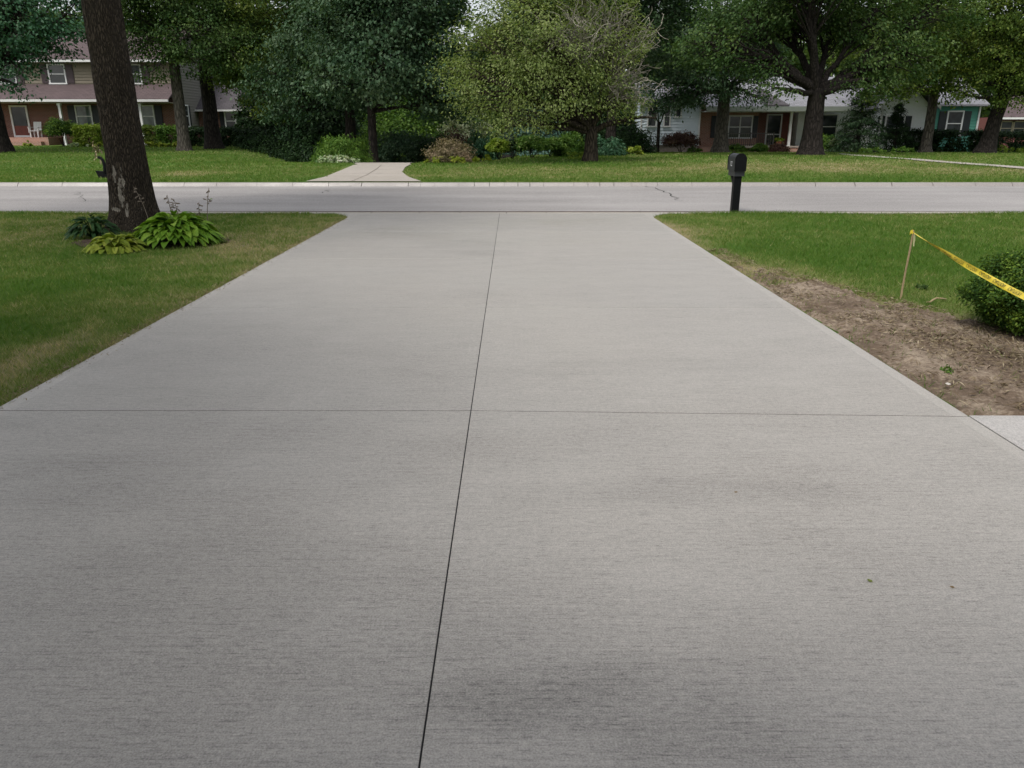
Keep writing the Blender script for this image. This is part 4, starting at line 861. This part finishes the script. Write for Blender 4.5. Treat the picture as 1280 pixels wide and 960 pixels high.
# ------------------------------------------------------------------ houses
def lap(m, p0, p1, z0, z1, out, step=.19):
    """Lapped boards on a wall between two ground points, leaning out at their foot."""
    p0 = Vector((*p0, 0)); p1 = Vector((*p1, 0)); o = Vector((*out, 0)); z = z0
    while z < z1 - .01:
        t = min(z + step, z1); a = o * .05
        m.quad(p0 + a + Vector((0, 0, z)), p1 + a + Vector((0, 0, z)), p1 + Vector((0, 0, t)), p0 + Vector((0, 0, t)))
        m.quad(p0 + Vector((0, 0, z)), p1 + Vector((0, 0, z)), p1 + a + Vector((0, 0, z)), p0 + a + Vector((0, 0, z)))
        z += step
def window(h, c, w, ht, ax=(1, 0), out=(0, -1), sash=True, glass='glass', shutters=None, sw=.42, frame='white', mull=0):
    """c = wall point at the sill middle; ax along the wall, out of the wall."""
    c = Vector(c); ax = Vector((*ax, 0)); o = Vector((*out, 0)); up = Vector((0, 0, 1))
    def bar(m, u0, u1, z0, z1, d0, d1):
        P = [c + ax * u + up * z + o * d0 for u, z in ((u0, z0), (u1, z0), (u1, z1), (u0, z1))]; m.solid(P, o * (d1 - d0))
    m = MB(); t = .09
    bar(m, -w / 2 - t, -w / 2, 0, ht, .03, .10); bar(m, w / 2, w / 2 + t, 0, ht, .03, .10); bar(m, -w / 2 - t, w / 2 + t, ht, ht + t, .03, .105); bar(m, -w / 2 - t - .03, w / 2 + t + .03, -t, 0, .03, .13)
    if sash: bar(m, -w / 2, w / 2, ht * .48, ht * .48 + .06, .035, .09)
    for k in range(mull): x = -w / 2 + w * (k + 1) / (mull + 1); bar(m, x - .04, x + .04, 0, ht, .036, .088)
    f = m.build('window', M[frame], h); m = MB(); bar(m, -w / 2, w / 2, 0, ht, .032, .05); m.build('pane', M[glass], f)
    if shutters:
        for s in (-1, 1):
            m = MB(); u = s * (w / 2 + t + .02 + sw / 2); bar(m, u - sw / 2, u + sw / 2, -.04, ht + .05, .031, .065)
            for k in range(int(ht / .12)): bar(m, u - sw / 2 + .05, u + sw / 2 - .05, k * .12 + .03, k * .12 + .09, .065, .078)
            m.build('shutter', M[shutters], h)
    return f
# left two storey house
hx0, hx1, hy0, hy1 = -40., -23.4, 57., 65.; gz = T(-30, 55)
lh = empty('brick_house', (hx1, hy0, gz), 'two storey house with beige upper siding, red brick below and a mauve porch roof', 'house')
MB().box(hx0, hx1 - .003, hy0, hy1, gz - .3, 3.6).build('wall', M['brick'], lh, label='red brick lower wall')
m = MB(); m.box(hx0, hx1 - .04, hy0 + .04, hy1 - .04, 3.6, 6.05); lap(m, (hx0, hy0), (hx1, hy0), 3.6, 6.0, (0, -1)); m.build('upper_wall', M['siding_beige'], lh, label='beige lapped upper wall')
m = MB(); lap(m, (hx1, hy0), (hx1, hy1), 1.2, 6.0, (1, 0)); yr = 61.
m.quad((hx1 + .01, hy0, 6.0), (hx1 + .01, hy1, 6.0), (hx1 + .01, yr, 8.05)); m.build('side_wall', M['siding_grey'], lh, label='grey lapped gable wall')
m = MB(); m.solid([(hx0 - .4, hy0 - .55, 5.93), (hx1 + .35, hy0 - .55, 5.93), (hx1 + .35, yr, 8.2), (hx0 - .4, yr, 8.2)], (0, .05, .14)); m.solid([(hx0 - .4, hy1 + .55, 5.93), (hx1 + .35, hy1 + .55, 5.93), (hx1 + .35, yr + .11, 8.2), (hx0 - .4, yr + .11, 8.2)], (0, -.05, .14)); rf = m.build('roof', M['roof_mauve'], lh)
MB().tube([(-32.2, 59.6, 7.3), (-32.2, 59.6, 7.85), (-32.2, 59.6, 7.95)], [.22, .22, .3], 10).build('vent_cap', M['white'], rf)
MB().box(hx0 - .4, hx1 + .35, hy0 - .68, hy0 - .553, 5.84, 5.98).build('gutter', M['white'], lh)
m = MB(); m.solid([(hx0, 54.9, 3.37), (-22.9, 54.9, 3.37), (-22.9, hy0 - .03, 4.38), (hx0, hy0 - .03, 4.38)], (0, .04, .11)); m.build('porch_roof', M['roof_mauve'], lh)
MB().box(hx0, -22.9, 54.77, 54.897, 3.27, 3.42).build('gutter', M['white'], lh)
MB().box(hx0, -23.0, 54.95, hy0 - .01, 3.2, 3.26).build('porch_ceiling', M['siding_beige'], lh)
MB().box(-38, -31.5, 55.1, hy0 - .003, gz - .25, 1.0).build('porch_floor', M['brick2'], lh); MB().box(-37, -31.8, 54.7, 55.097, gz - .25, .74).build('step', M['brick2'], lh)
for px in (-30.4, -36.9, -25.0):
    m = MB(); zb_ = .95 if px < -31.6 else gz - .1; m.box(px - .075, px + .075, 55.12, 55.27, zb_, 3.2); m.box(px - .12, px + .12, 55.08, 55.31, zb_, zb_ + .18); m.box(px - .12, px + .12, 55.08, 55.31, 3.05, 3.199); m.build('porch_post', M['white'], lh)
for a, b in ((18, 37), (77, 98), (168, 190)):
    xa, xb = XD(a, 57), XD(b, 57); window(lh, ((xa + xb) / 2, hy0 - .02, 4.55), xb - xa - .15, 1.12, shutters='shutter_plum', sw=.48)
for a, b, g in ((102, 122, 'curtain'), (178, 199, 'curtain')):
    xa, xb = XD(a, 57), XD(b, 57); window(lh, ((xa + xb) / 2, hy0, 1.72), xb - xa - .15, 1.32, glass=g, shutters='shutter_black', sw=.5)
xd = XD(32, 57); m = MB(); m.box(xd - .62, xd - .5, hy0 - .09, hy0 - .004, 1.0, 3.1); m.box(xd + .5, xd + .62, hy0 - .09, hy0 - .004, 1.0, 3.1); m.box(xd - .5, xd + .5, hy0 - .088, hy0 - .004, 3.0, 3.1); m.box(xd - .5, xd + .5, hy0 - .088, hy0 - .004, 1.003, 1.12); dd_ = m.build('door', M['white'], lh, label='white framed storm door')
MB().box(xd - .5, xd + .5, hy0 - .05, hy0 - .005, 1.12, 1.75).build('door_panel', M['door_red'], dd_); MB().box(xd - .5, xd + .5, hy0 - .05, hy0 - .005, 1.752, 3.0).build('pane', M['glass'], dd_); MB().box(xd + .40, xd + .44, hy0 - .12, hy0 - .05, 1.95, 2.1).build('handle', M['iron'], dd_)
window(lh, (hx1 + .03, 58.6, 1.75), .75, 1.35, (0, 1), (1, 0), shutters='shutter_black', sw=.36)
# its single storey side wing
MB().box(hx1 + .04, -19.7, 61, 65.5, gz - .3, 2.9).build('wing_wall', M['brick'], lh, label='dark brick side wing')
m = MB(); e = [(hx1 + .05, 60.5, 2.86), (-19.2, 60.5, 2.86), (-19.2, 66, 2.86), (hx1 + .05, 66, 2.86)]; m.add(e + [(hx1 + .05, 63.2, 4.7), (-21.3, 63.2, 4.7)], [(0, 1, 5, 4), (1, 2, 5), (2, 3, 4, 5), (0, 3, 2, 1), (0, 4, 3)]); m.build('wing_roof', M['roof_dark'], lh)
MB().box(hx1 + .05, -19.2, 60.38, 60.497, 2.78, 2.9).build('gutter', M['white'], lh); window(lh, (XD(292, 61), 61, 1.5), .7, 1.2, shutters='shutter_black', sw=.34)
MB().box(-19.78, -19.69, 60.9, 60.997, gz, 2.85).build('downspout', M['white'], lh)
# porch chair
ch = empty('porch_chair', (XD(47, 56), 56.1, 1.0), 'white slatted chair on the porch beside the storm door', 'chair'); x, y = ch.location.x, 56.1
MB().box(x - .28, x + .28, y - .25, y + .27, 1.40, 1.45).build('seat', M['white'], ch)
m = MB()
for k in range(5): m.solid([(x - .26 + k * .11, y + .24, 1.46), (x - .17 + k * .11, y + .24, 1.46), (x - .17 + k * .11, y + .38, 2.02), (x - .26 + k * .11, y + .38, 2.02)], (0, .03, 0))
m.build('backrest', M['white'], ch)
for sx in (-1, 1):
    for sy in (-.2, .22): MB().box(x + sx * .25 - .03, x + sx * .25 + .03, y + sy - .03, y + sy + .03, 1.0, 1.397).build('leg', M['white'], ch)
    m = MB(); m.box(x + sx * .31 - .04, x + sx * .31 + .04, y - .28, y + .30, 1.64, 1.68); m.box(x + sx * .31 - .025, x + sx * .31 + .025, y - .26, y - .21, 1.3, 1.638); m.build('armrest', M['white'], ch)

# right house
k1 = lambda px, D=55.: XD(px, D); rz = T(15, 55)
rh = empty('ranch_house', (k1(874), 55, rz), 'long low house with pale blue siding, orange brick porch front and pale grey roofs', 'house')
a, b = k1(800), k1(872)
MB().box(a + .02, b, 55.03, 58, rz - .3, .52).build('foundation', M['found'], rh); m = MB(); m.box(a + .03, b - .03, 55.04, 58, .52, 3.3); lap(m, (a, 55), (b, 55), .52, 3.3, (0, -1)); lap(m, (a, 58), (a, 55), .52, 3.3, (-1, 0)); m.build('side_wall', M['siding_blue'], rh, label='pale blue lapped wall')
for c0_ in (a, b): MB().box(c0_ - .05, c0_ + .05, 54.93, 54.998 + .03, .45, 3.3).build('corner_board', M['white'], rh)
m = MB(); m.solid([(a - .3, 54.5, 3.22), (b + .1, 54.5, 3.22), (b + .1, 56.5, 4.4), (a - .3, 56.5, 4.4)], (0, .04, .12)); m.solid([(a - .3, 58.5, 3.22), (b + .1, 58.5, 3.22), (b + .1, 56.6, 4.4), (a - .3, 56.6, 4.4)], (0, -.04, .12)); m.build('wing_roof', M['roof_grey'], rh)
for p0, p1 in ((808, 818), (828, 835)): window(rh, ((k1(p0) + k1(p1)) / 2, 54.99, 1.75), k1(p1) - k1(p0) - .05, 1.2, sash=True)
window(rh, (k1(845), 54.99, 2.35), .3, .5, sash=False)
c_, e_ = k1(873.5), k1(1004); br = k1(945, 56.2)
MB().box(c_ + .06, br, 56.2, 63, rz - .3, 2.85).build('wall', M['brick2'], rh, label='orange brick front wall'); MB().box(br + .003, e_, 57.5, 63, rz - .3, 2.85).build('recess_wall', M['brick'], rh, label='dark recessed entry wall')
MB().box(c_ - .03, c_ + .07, 56.0, 56.1, .2, 2.8).build('downspout', M['white'], rh)
MB().box(c_ + .05, k1(972), 54.65, 56.197, rz - .2, .36).build('porch_base', M['brick2'], rh); MB().box(c_ + 1.9, e_ + .4, 54.5, 57.497, .362, .45).build('porch_floor', M['oldcon'], rh)
for k in range(2): MB().box(k1(974), k1(1004), 54.49 - .35 * (k + 1), 54.487 - .35 * k, rz - .2, .30 - .15 * k).build('step', M['brick2'], rh)
m = MB(); m.solid([(c_ + .12, 54.1, 2.84), (e_ + 3.4, 54.1, 2.84), (e_ + 3.4, 60, 5.0), (c_ + .12, 60, 5.0)], (0, .04, .12)); m.solid([(c_ + .12, 65, 2.9), (e_ + 3.4, 65, 2.9), (e_ + 3.4, 60.1, 5.0), (c_ + .12, 60.1, 5.0)], (0, -.04, .12)); m.build('roof', M['roof_grey'], rh)
MB().solid([(k1(948), 54.06, 2.99), (k1(976), 54.06, 2.99), (k1(957), 57, 4.1), (k1(950), 57, 4.1)], (0, .02, .06)).build('roof_shadow', M['roof_dark'], rh)  # dark sheet laid on the slope in place of a roof shadow
MB().box(c_ + .12, e_ + 3.4, 53.97, 54.097, 2.66, 2.96).build('fascia', M['fascia'], rh); MB().box(c_ + .12, e_ + 3.4, 54.1, 56.19, 2.63, 2.68).build('porch_ceiling', M['siding_white'], rh)
window(rh, ((k1(899) + k1(944)) / 2, 56.2, 1.0), 2.3, 1.35, shutters='shutter_black', sw=.35, mull=2); xx = k1(979)
m = MB(); m.box(xx - .55, xx - .45, 57.40, 57.497, .45, 2.55); m.box(xx + .45, xx + .55, 57.40, 57.497, .45, 2.55); m.box(xx - .45, xx + .45, 57.41, 57.497, 2.45, 2.55); m.box(xx - .45, xx + .45, 57.41, 57.497, 1.15, 1.22); dd_ = m.build('door', M['white'], rh, label='white framed glass door')
MB().box(xx - .45, xx + .45, 57.44, 57.49, .46, 1.15).build('pane', M['glass'], dd_); MB().box(xx - .45, xx + .45, 57.44, 57.49, 1.22, 2.45).build('pane', M['glass'], dd_); MB().box(xx + .36, xx + .41, 57.36, 57.41, 1.3, 1.45).build('handle', M['iron'], dd_)
MB().box(k1(987), k1(1003), 57.42, 57.495, .46, 2.5).build('entry_panel', M['door_red'], rh, label='red brown entry panel')
for px in (985, 1007): x = k1(px, 54.8); MB().box(x - .08, x + .08, 54.7, 54.86, .45, 2.63).build('porch_post', M['white'], rh)
m = MB(); x0, x1 = k1(908, 54.7), k1(966, 54.7); m.box(x0, x1, 54.68, 54.72, 1.24, 1.29); m.box(x0, x1, 54.68, 54.72, .53, .56); x = x0
while x < x1: m.box(x, x + .03, 54.69, 54.71, .45, 1.24); x += .14
for x in (x0, (x0 + x1) / 2, x1):
    m.box(x - .02, x + .02, 54.67, 54.73, .45, 1.34)
for cxs in (x0 + .35, x1 - .35):
    for zz in (.75, 1.02): m.tube([(cxs + .13 * math.cos(t), 54.68, zz + .13 * math.sin(t)) for t in np.linspace(0, 6.283, 13)], .012, 4)
m.build('railing', M['iron'], rh)
# middle part, gable wing and teal wing of the same house
f0, f1 = e_ + .003, k1(1100); m = MB(); m.box(f0, f1, 56.6, 63, rz - .3, 2.8); m.build('wall', M['siding_white'], rh, label='white wall behind the spruce'); window(rh, (k1(1044), 56.6, .95), 1.0, 1.5, shutters=None)
g0, g1, gm = k1(1096, 53), k1(1156, 53), k1(1127, 53); m = MB(); m.box(g0 + .03, g1 - .03, 53.04, 62, rz - .3, 2.9); lap(m, (g0, 53), (g1, 53), .3, 2.9, (0, -1)); lap(m, (g0, 62), (g0, 53), .3, 2.9, (-1, 0)); m.quad((g0, 53, 2.9), (g1, 53, 2.9), (gm, 53, 4.35)); m.build('gable_wall', M['siding_white'], rh, label='white lapped gable wall')
m = MB(); m.solid([(g0 - .4, 52.6, 2.80), (gm, 52.6, 4.55), (gm, 62.5, 4.55), (g0 - .4, 62.5, 2.80)], (0, 0, .12)); m.solid([(g1 + .4, 52.6, 2.80), (gm, 52.6, 4.55), (gm, 62.5, 4.55), (g1 + .4, 62.5, 2.80)], (0, 0, .12)); m.build('gable_roof', M['roof_grey'], rh)
m = MB(); m.solid([(g0 - .42, 52.56, 2.72), (gm, 52.56, 4.47), (gm, 52.56, 4.66), (g0 - .42, 52.56, 2.91)], (0, .035, 0)); m.solid([(g1 + .42, 52.56, 2.72), (gm, 52.56, 4.47), (gm, 52.56, 4.66), (g1 + .42, 52.56, 2.91)], (0, .035, 0)); m.build('barge_board', M['white'], rh)
MB().box(g0 - .10, g0 + .06, 52.9, 52.99, .0, 2.8).build('corner_board', M['white'], rh); MB().box(g1 - .06, g1 + .06, 52.9, 52.99, .0, 2.8).build('corner_board', M['white'], rh)
window(rh, (k1(1113, 53), 52.98, .9), 1.1, 1.4, shutters='shutter_black')
t0, t1 = g1 + .003, k1(1216, 56); m = MB(); m.box(t0, t1 - .03, 56.04, 63, rz - .3, 3.1); lap(m, (t0, 56), (t1, 56), .2, 3.1, (0, -1)); lap(m, (t1, 56), (t1, 63), .2, 3.1, (1, 0)); m.build('green_wall', M['siding_green'], rh, label='teal green lapped wall')
MB().box(t1 - .05, t1 + .06, 55.9, 55.99, .1, 3.05).build('corner_board', M['white'], rh); window(rh, (k1(1187, 56), 55.98, 1.15), .95, 1.5, shutters='shutter_black', sw=.5)
m = MB(); m.solid([(t0 - .5, 55.5, 3.02), (t1 + .4, 55.5, 3.02), (t1 + .4, 59.5, 4.9), (t0 - .5, 59.5, 4.9)], (0, .04, .12)); m.solid([(t0 - .5, 63.5, 3.02), (t1 + .4, 63.5, 3.02), (t1 + .4, 59.6, 4.9), (t0 - .5, 59.6, 4.9)], (0, -.04, .12)); m.build('green_wing_roof', M['roof_grey'], rh)
# red house beyond
q0, q1 = k1(1243, 63), k1(1420, 63); rd_ = empty('red_house', (q0, 63, 0), 'low dull red house with mauve roof beyond the long hedge', 'house')
MB().box(q0, q1, 63, 70, -.4, 2.4).build('wall', M['red_wall'], rd_); m = MB(); m.solid([(q0 - .4, 62.4, 2.3), (q1, 62.4, 2.3), (q1, 66.5, 4.0), (q0 + 1.6, 66.5, 4.0)], (0, .04, .12)); m.build('roof', M['roof_mauve'], rd_)
for px in (1254, 1268, 1290): window(rd_, (k1(px, 63), 63, 1.1), .9, .95, frame='siding_beige')
MB().box(q0 - .4, q1, 62.28, 62.397, 2.24, 2.38).build('gutter', M['white'], rd_)
# unseen garage behind the camera, added so its bulk shades the near driveway
gh = empty('added_garage', (0, -1.2, 0), 'unseen garage added for its shade, with a white panel door at the near end of the concrete driveway', 'added_garage')
m = MB(); m.box(-7.5, -2.75, -1.5, -1.2, -.05, 3.0); m.box(2.35, 6.5, -1.5, -1.2, -.05, 3.0); m.box(-2.75, 2.35, -1.5, -1.2, 2.25, 3.0); m.box(-7.5, 6.5, -1.5, -1.2, 3.001, 5.4); m.box(-7.5, -7.2, -8, -1.503, -.05, 3.0); m.box(6.2, 6.5, -8, -1.503, -.05, 3.0); m.build('wall', M['brick'], gh)  # walls of the added unseen garage
m = MB()
for k in range(4): m.box(-2.74, 2.34, -1.45, -1.40, .02 + k * .56, .56 + k * .56)
m.build('added_garage_door', M['siding_beige'], gh)
m = MB(); m.solid([(-8.2, -.45, 5.3), (7.2, -.45, 5.3), (7.2, -5, 7.6), (-8.2, -5, 7.6)], (0, -.05, .14)); m.solid([(-8.2, -9.5, 5.3), (7.2, -9.5, 5.3), (7.2, -5.1, 7.6), (-8.2, -5.1, 7.6)], (0, .05, .14)); m.build('roof', M['roof_dark'], gh)  # roof of the added unseen garage
# potted plant by the entry
pp = Vector((k1(973, 54.9), 54.95, .45)); pt = empty('potted_plant', pp, 'yellow green plant in a terracotta pot at the top of the front steps', 'potted plant')
MB().tube([pp + Vector((0, 0, z)) for z in (0, .02, .26, .3)], [.13, .14, .19, .2], 14).build('pot', M['terracotta'], pt); foliage('foliage', [pp + Vector((x, 0, .48 + abs(x) * -.3)) for x in (-.2, -.1, 0, .1, .2)], .2, 40, .12, M['lf_lime'], pt, np.random.default_rng(3))

# ------------------------------------------------------------------ grass
def hosta_zone(X, Y): return ((X - hc.x) / 1.0) ** 2 + ((Y - hc.y - .3) / .62) ** 2 < 1
def blades(X, Y, hgt, wid, rng, soilcheck=True):
    n = len(X); Z = terrain(X, Y); d = dryness(X, Y); az = rng.uniform(0, 6.283, n); h = hgt * rng.uniform(.55, 1.25, n) * (1 - .35 * d); w = wid * rng.uniform(.7, 1.3, n)
    sx, sy = np.cos(az) * w * .5, np.sin(az) * w * .5; la = rng.uniform(0, 6.283, n); lm = h * rng.uniform(.3, 1.5, n); lx, ly = np.cos(la) * lm, np.sin(la) * lm
    V = np.stack([np.stack([X - sx, Y - sy, Z - .005], 1), np.stack([X + sx, Y + sy, Z - .005], 1), np.stack([X + lx, Y + ly, Z + h], 1)], 1).reshape(-1, 3)
    t = np.clip(d * .75 + (fbm(X, Y, 7, 90, 2) - .5) * .7 + rng.normal(0, .17, n) + (rng.random(n) < .10 + .3 * d) * .35, 0, 1)
    return V, t
rng = np.random.default_rng(500); VV = []; TT = []
def sow(x0, x1, y0, y1, dens, h, w, mask):
    n = int((x1 - x0) * (y1 - y0) * dens); X = rng.uniform(x0, x1, n); Y = rng.uniform(y0, y1, n); k = mask(X, Y); V, t = blades(X[k], Y[k], h, w, rng); VV.append(V); TT.append(t)
def m_left(X, Y): return (X < DX0 - .01 - .85 * np.maximum(0, (Y - 14.75) / 1.15) ** 2.2 + (vnoise(X, Y, 3, 4) - .35) * .09) & (X > -.72 * (Y + 1.0) - 1.0) & ~hosta_zone(X, Y)
def m_right(X, Y):
    e = soil_edge(Y) + (fbm(X, Y, 1.6, 21) - .5) * .8 + .05; p = np.where(X > e, 1 - .65 * np.exp(-(X - e) / .4), (.75 * np.exp((X - e) / .3) + .07) * (fbm(X, Y, 3.5, 66) > .47))
    return (X > DX1 - .02 + .85 * np.maximum(0, (Y - 14.75) / 1.15) ** 2.2) & (Y > 4.3) & (X < .72 * (Y + 1) + 1.2) & (rng.random(len(X)) < p)
for y0, y1, dn, h, w in ((3.2, 5.5, 5600, .043, .0046), (5.5, 8, 3800, .043, .0056), (8, 11, 2400, .046, .0075), (11, ST0 - .33, 1300, .05, .010)):
    sow(-13.5, DX0 + .02, y0, y1, dn, h, w, m_left); sow(DX1, 13.5, y0, y1, dn, h, w, m_right)
sow(-13.5, DX0, 3.5, ST0 - .33, 90, .085, .007, lambda X, Y: m_left(X, Y) & (vnoise(X, Y, 1.5, 71) > .45)); sow(DX1, 13.5, 5, ST0 - .33, 110, .085, .007, m_right); sow(DX0 - .14, DX0, 4, 14.8, 500, .06, .006, m_left)
sow(-13.5, 13.5, ST0 - .55, ST0 - .33, 2200, .07, .010, lambda X, Y: (X < DX0 - .85) | (X > DX1 + .85))
def m_far(X, Y):
    A1 = np.interp(Y, [23.4, 25, 27, 29.5, 33, 40], [-6.2, -5.7, -5.9, -6.1, -6.5, -6.6]); B1 = np.interp(Y, [23.4, 25, 27, 29.5, 33, 40], [-2.65, -3.3, -3.75, -3.85, -4.1, -4.1])
    return ~((X > A1 - .05) & (X < B1 + .05)) & ~((X > 17.0) & (X < 20.2) & (Y > 27) & (Y < 47) & (np.abs(X - np.interp(Y, py_, px_)) < .55))
pq = [G(x + 2, y + 1) for x, y in pw]; oo = np.argsort([q.y for q in pq]); py_ = np.array([pq[k].y for k in oo]); px_ = np.array([pq[k].x for k in oo])
sow(-24, 24, ST1 + .24, 29, 330, .06, .022, m_far); sow(-33, 30, 29, 42, 90, .07, .035, m_far); sow(-38, 34, 42, 52, 40, .08, .05, m_far)
sow(-24, 24, ST1 + .24, ST1 + .45, 900, .075, .016, m_far)
V = np.concatenate(VV); t = np.concatenate(TT); o = np_mesh('grass', V, np.arange(len(V)).reshape(-1, 3), M['grass'], tint=t); tag(o, 'short mown grass, mottled green and straw coloured', 'grass', kind='stuff')
# straw and crumbs over the bare soil and along the slab edge
n = 34000; X = rng.uniform(DX1 + .01, 7, n); Y = rng.uniform(4.3, 10.8, n); k = (X < soil_edge(Y) + .25) & (rng.random(n) < .15 + .85 * (fbm(X, Y, 1.8, 70) > .5)); X = X[k]; Y = Y[k]; n = len(X)
P = np.stack([X, Y, np.full(n, .004) + .05 * (fbm(X, Y, 1.1, 41) - .5) + rng.uniform(0, .02, n)], 1); Nn = rng.normal(0, .3, (n, 3)); Nn[:, 2] += 1; Td = rng.normal(0, 1, (n, 3)); Td[:, 2] *= .15; ln = rng.uniform(.02, .085, n)
n2 = 1500; P2 = np.stack([DX0 + rng.normal(-.02, .05, n2), rng.uniform(4, 14.5, n2), np.full(n2, .012)], 1); N2 = rng.normal(0, .3, (n2, 3)); N2[:, 2] += 1
P = np.concatenate([P, P2]); Nn = np.concatenate([Nn, N2]); Td = np.concatenate([Td, rng.normal(0, 1, (n2, 3)) * [1, 1, .1]]); ln = np.concatenate([ln, rng.uniform(.01, .04, n2)]); n += n2
V, F = leaves_arrays(P, Nn, Td, ln, np.minimum(ln * .22, .009)); o = np_mesh('straw_litter', V, F, M['straw'], tint=np.clip(rng.normal(.45, .25, n), 0, 1)); tag(o, 'dead grass and straw bits strewn over the bare soil', 'straw', kind='stuff')

# ------------------------------------------------------------------ light, sky, camera
EL, AZ = math.radians(60), math.atan2(-.55, -.83)
sd = Vector((math.sin(AZ) * math.cos(EL), math.cos(AZ) * math.cos(EL), math.sin(EL)))
sl = bpy.data.lights.new('sun', 'SUN'); sl.energy = 1.3; sl.angle = math.radians(16); sl.color = (1, .955, .88); so = bpy.data.objects.new('sun', sl); C.objects.link(so); so.rotation_euler = (-sd).to_track_quat('-Z', 'Y').to_euler(); so.location = sd * 60
w = bpy.data.worlds.new('World'); bpy.context.scene.world = w; w.use_nodes = True; nt = w.node_tree; bg = nt.nodes['Background']
sk = N(nt, 'ShaderNodeTexSky', sky_type='NISHITA'); sk.sun_disc = False; sk.sun_elevation = EL; sk.sun_rotation = AZ; sk.air_density = 1.0; sk.dust_density = 3.0; sk.ozone_density = 1.0
hs = N(nt, 'ShaderNodeHueSaturation', Saturation=.28); L(nt, sk.outputs[0], hs.inputs['Color']); L(nt, hs.outputs[0], bg.inputs['Color']); bg.inputs['Strength'].default_value = .15
cam = bpy.data.cameras.new('camera'); cam.sensor_width = 36; cam.lens = 36 * FPX / 1280; cam.clip_end = 2000; cam.clip_start = .05
co = bpy.data.objects.new('camera', cam); C.objects.link(co); co.location = (0, 0, H); co.rotation_euler = (math.pi / 2 - PITCH, 0, 0)
sc = bpy.context.scene; sc.camera = co
sc.view_settings.view_transform = 'Standard'; sc.view_settings.look = 'None'; sc.view_settings.gamma = 1; sc.view_settings.exposure = 0.47
sc.cycles.max_bounces = 6; sc.cycles.transmission_bounces = 4; sc.cycles.transparent_max_bounces = 4
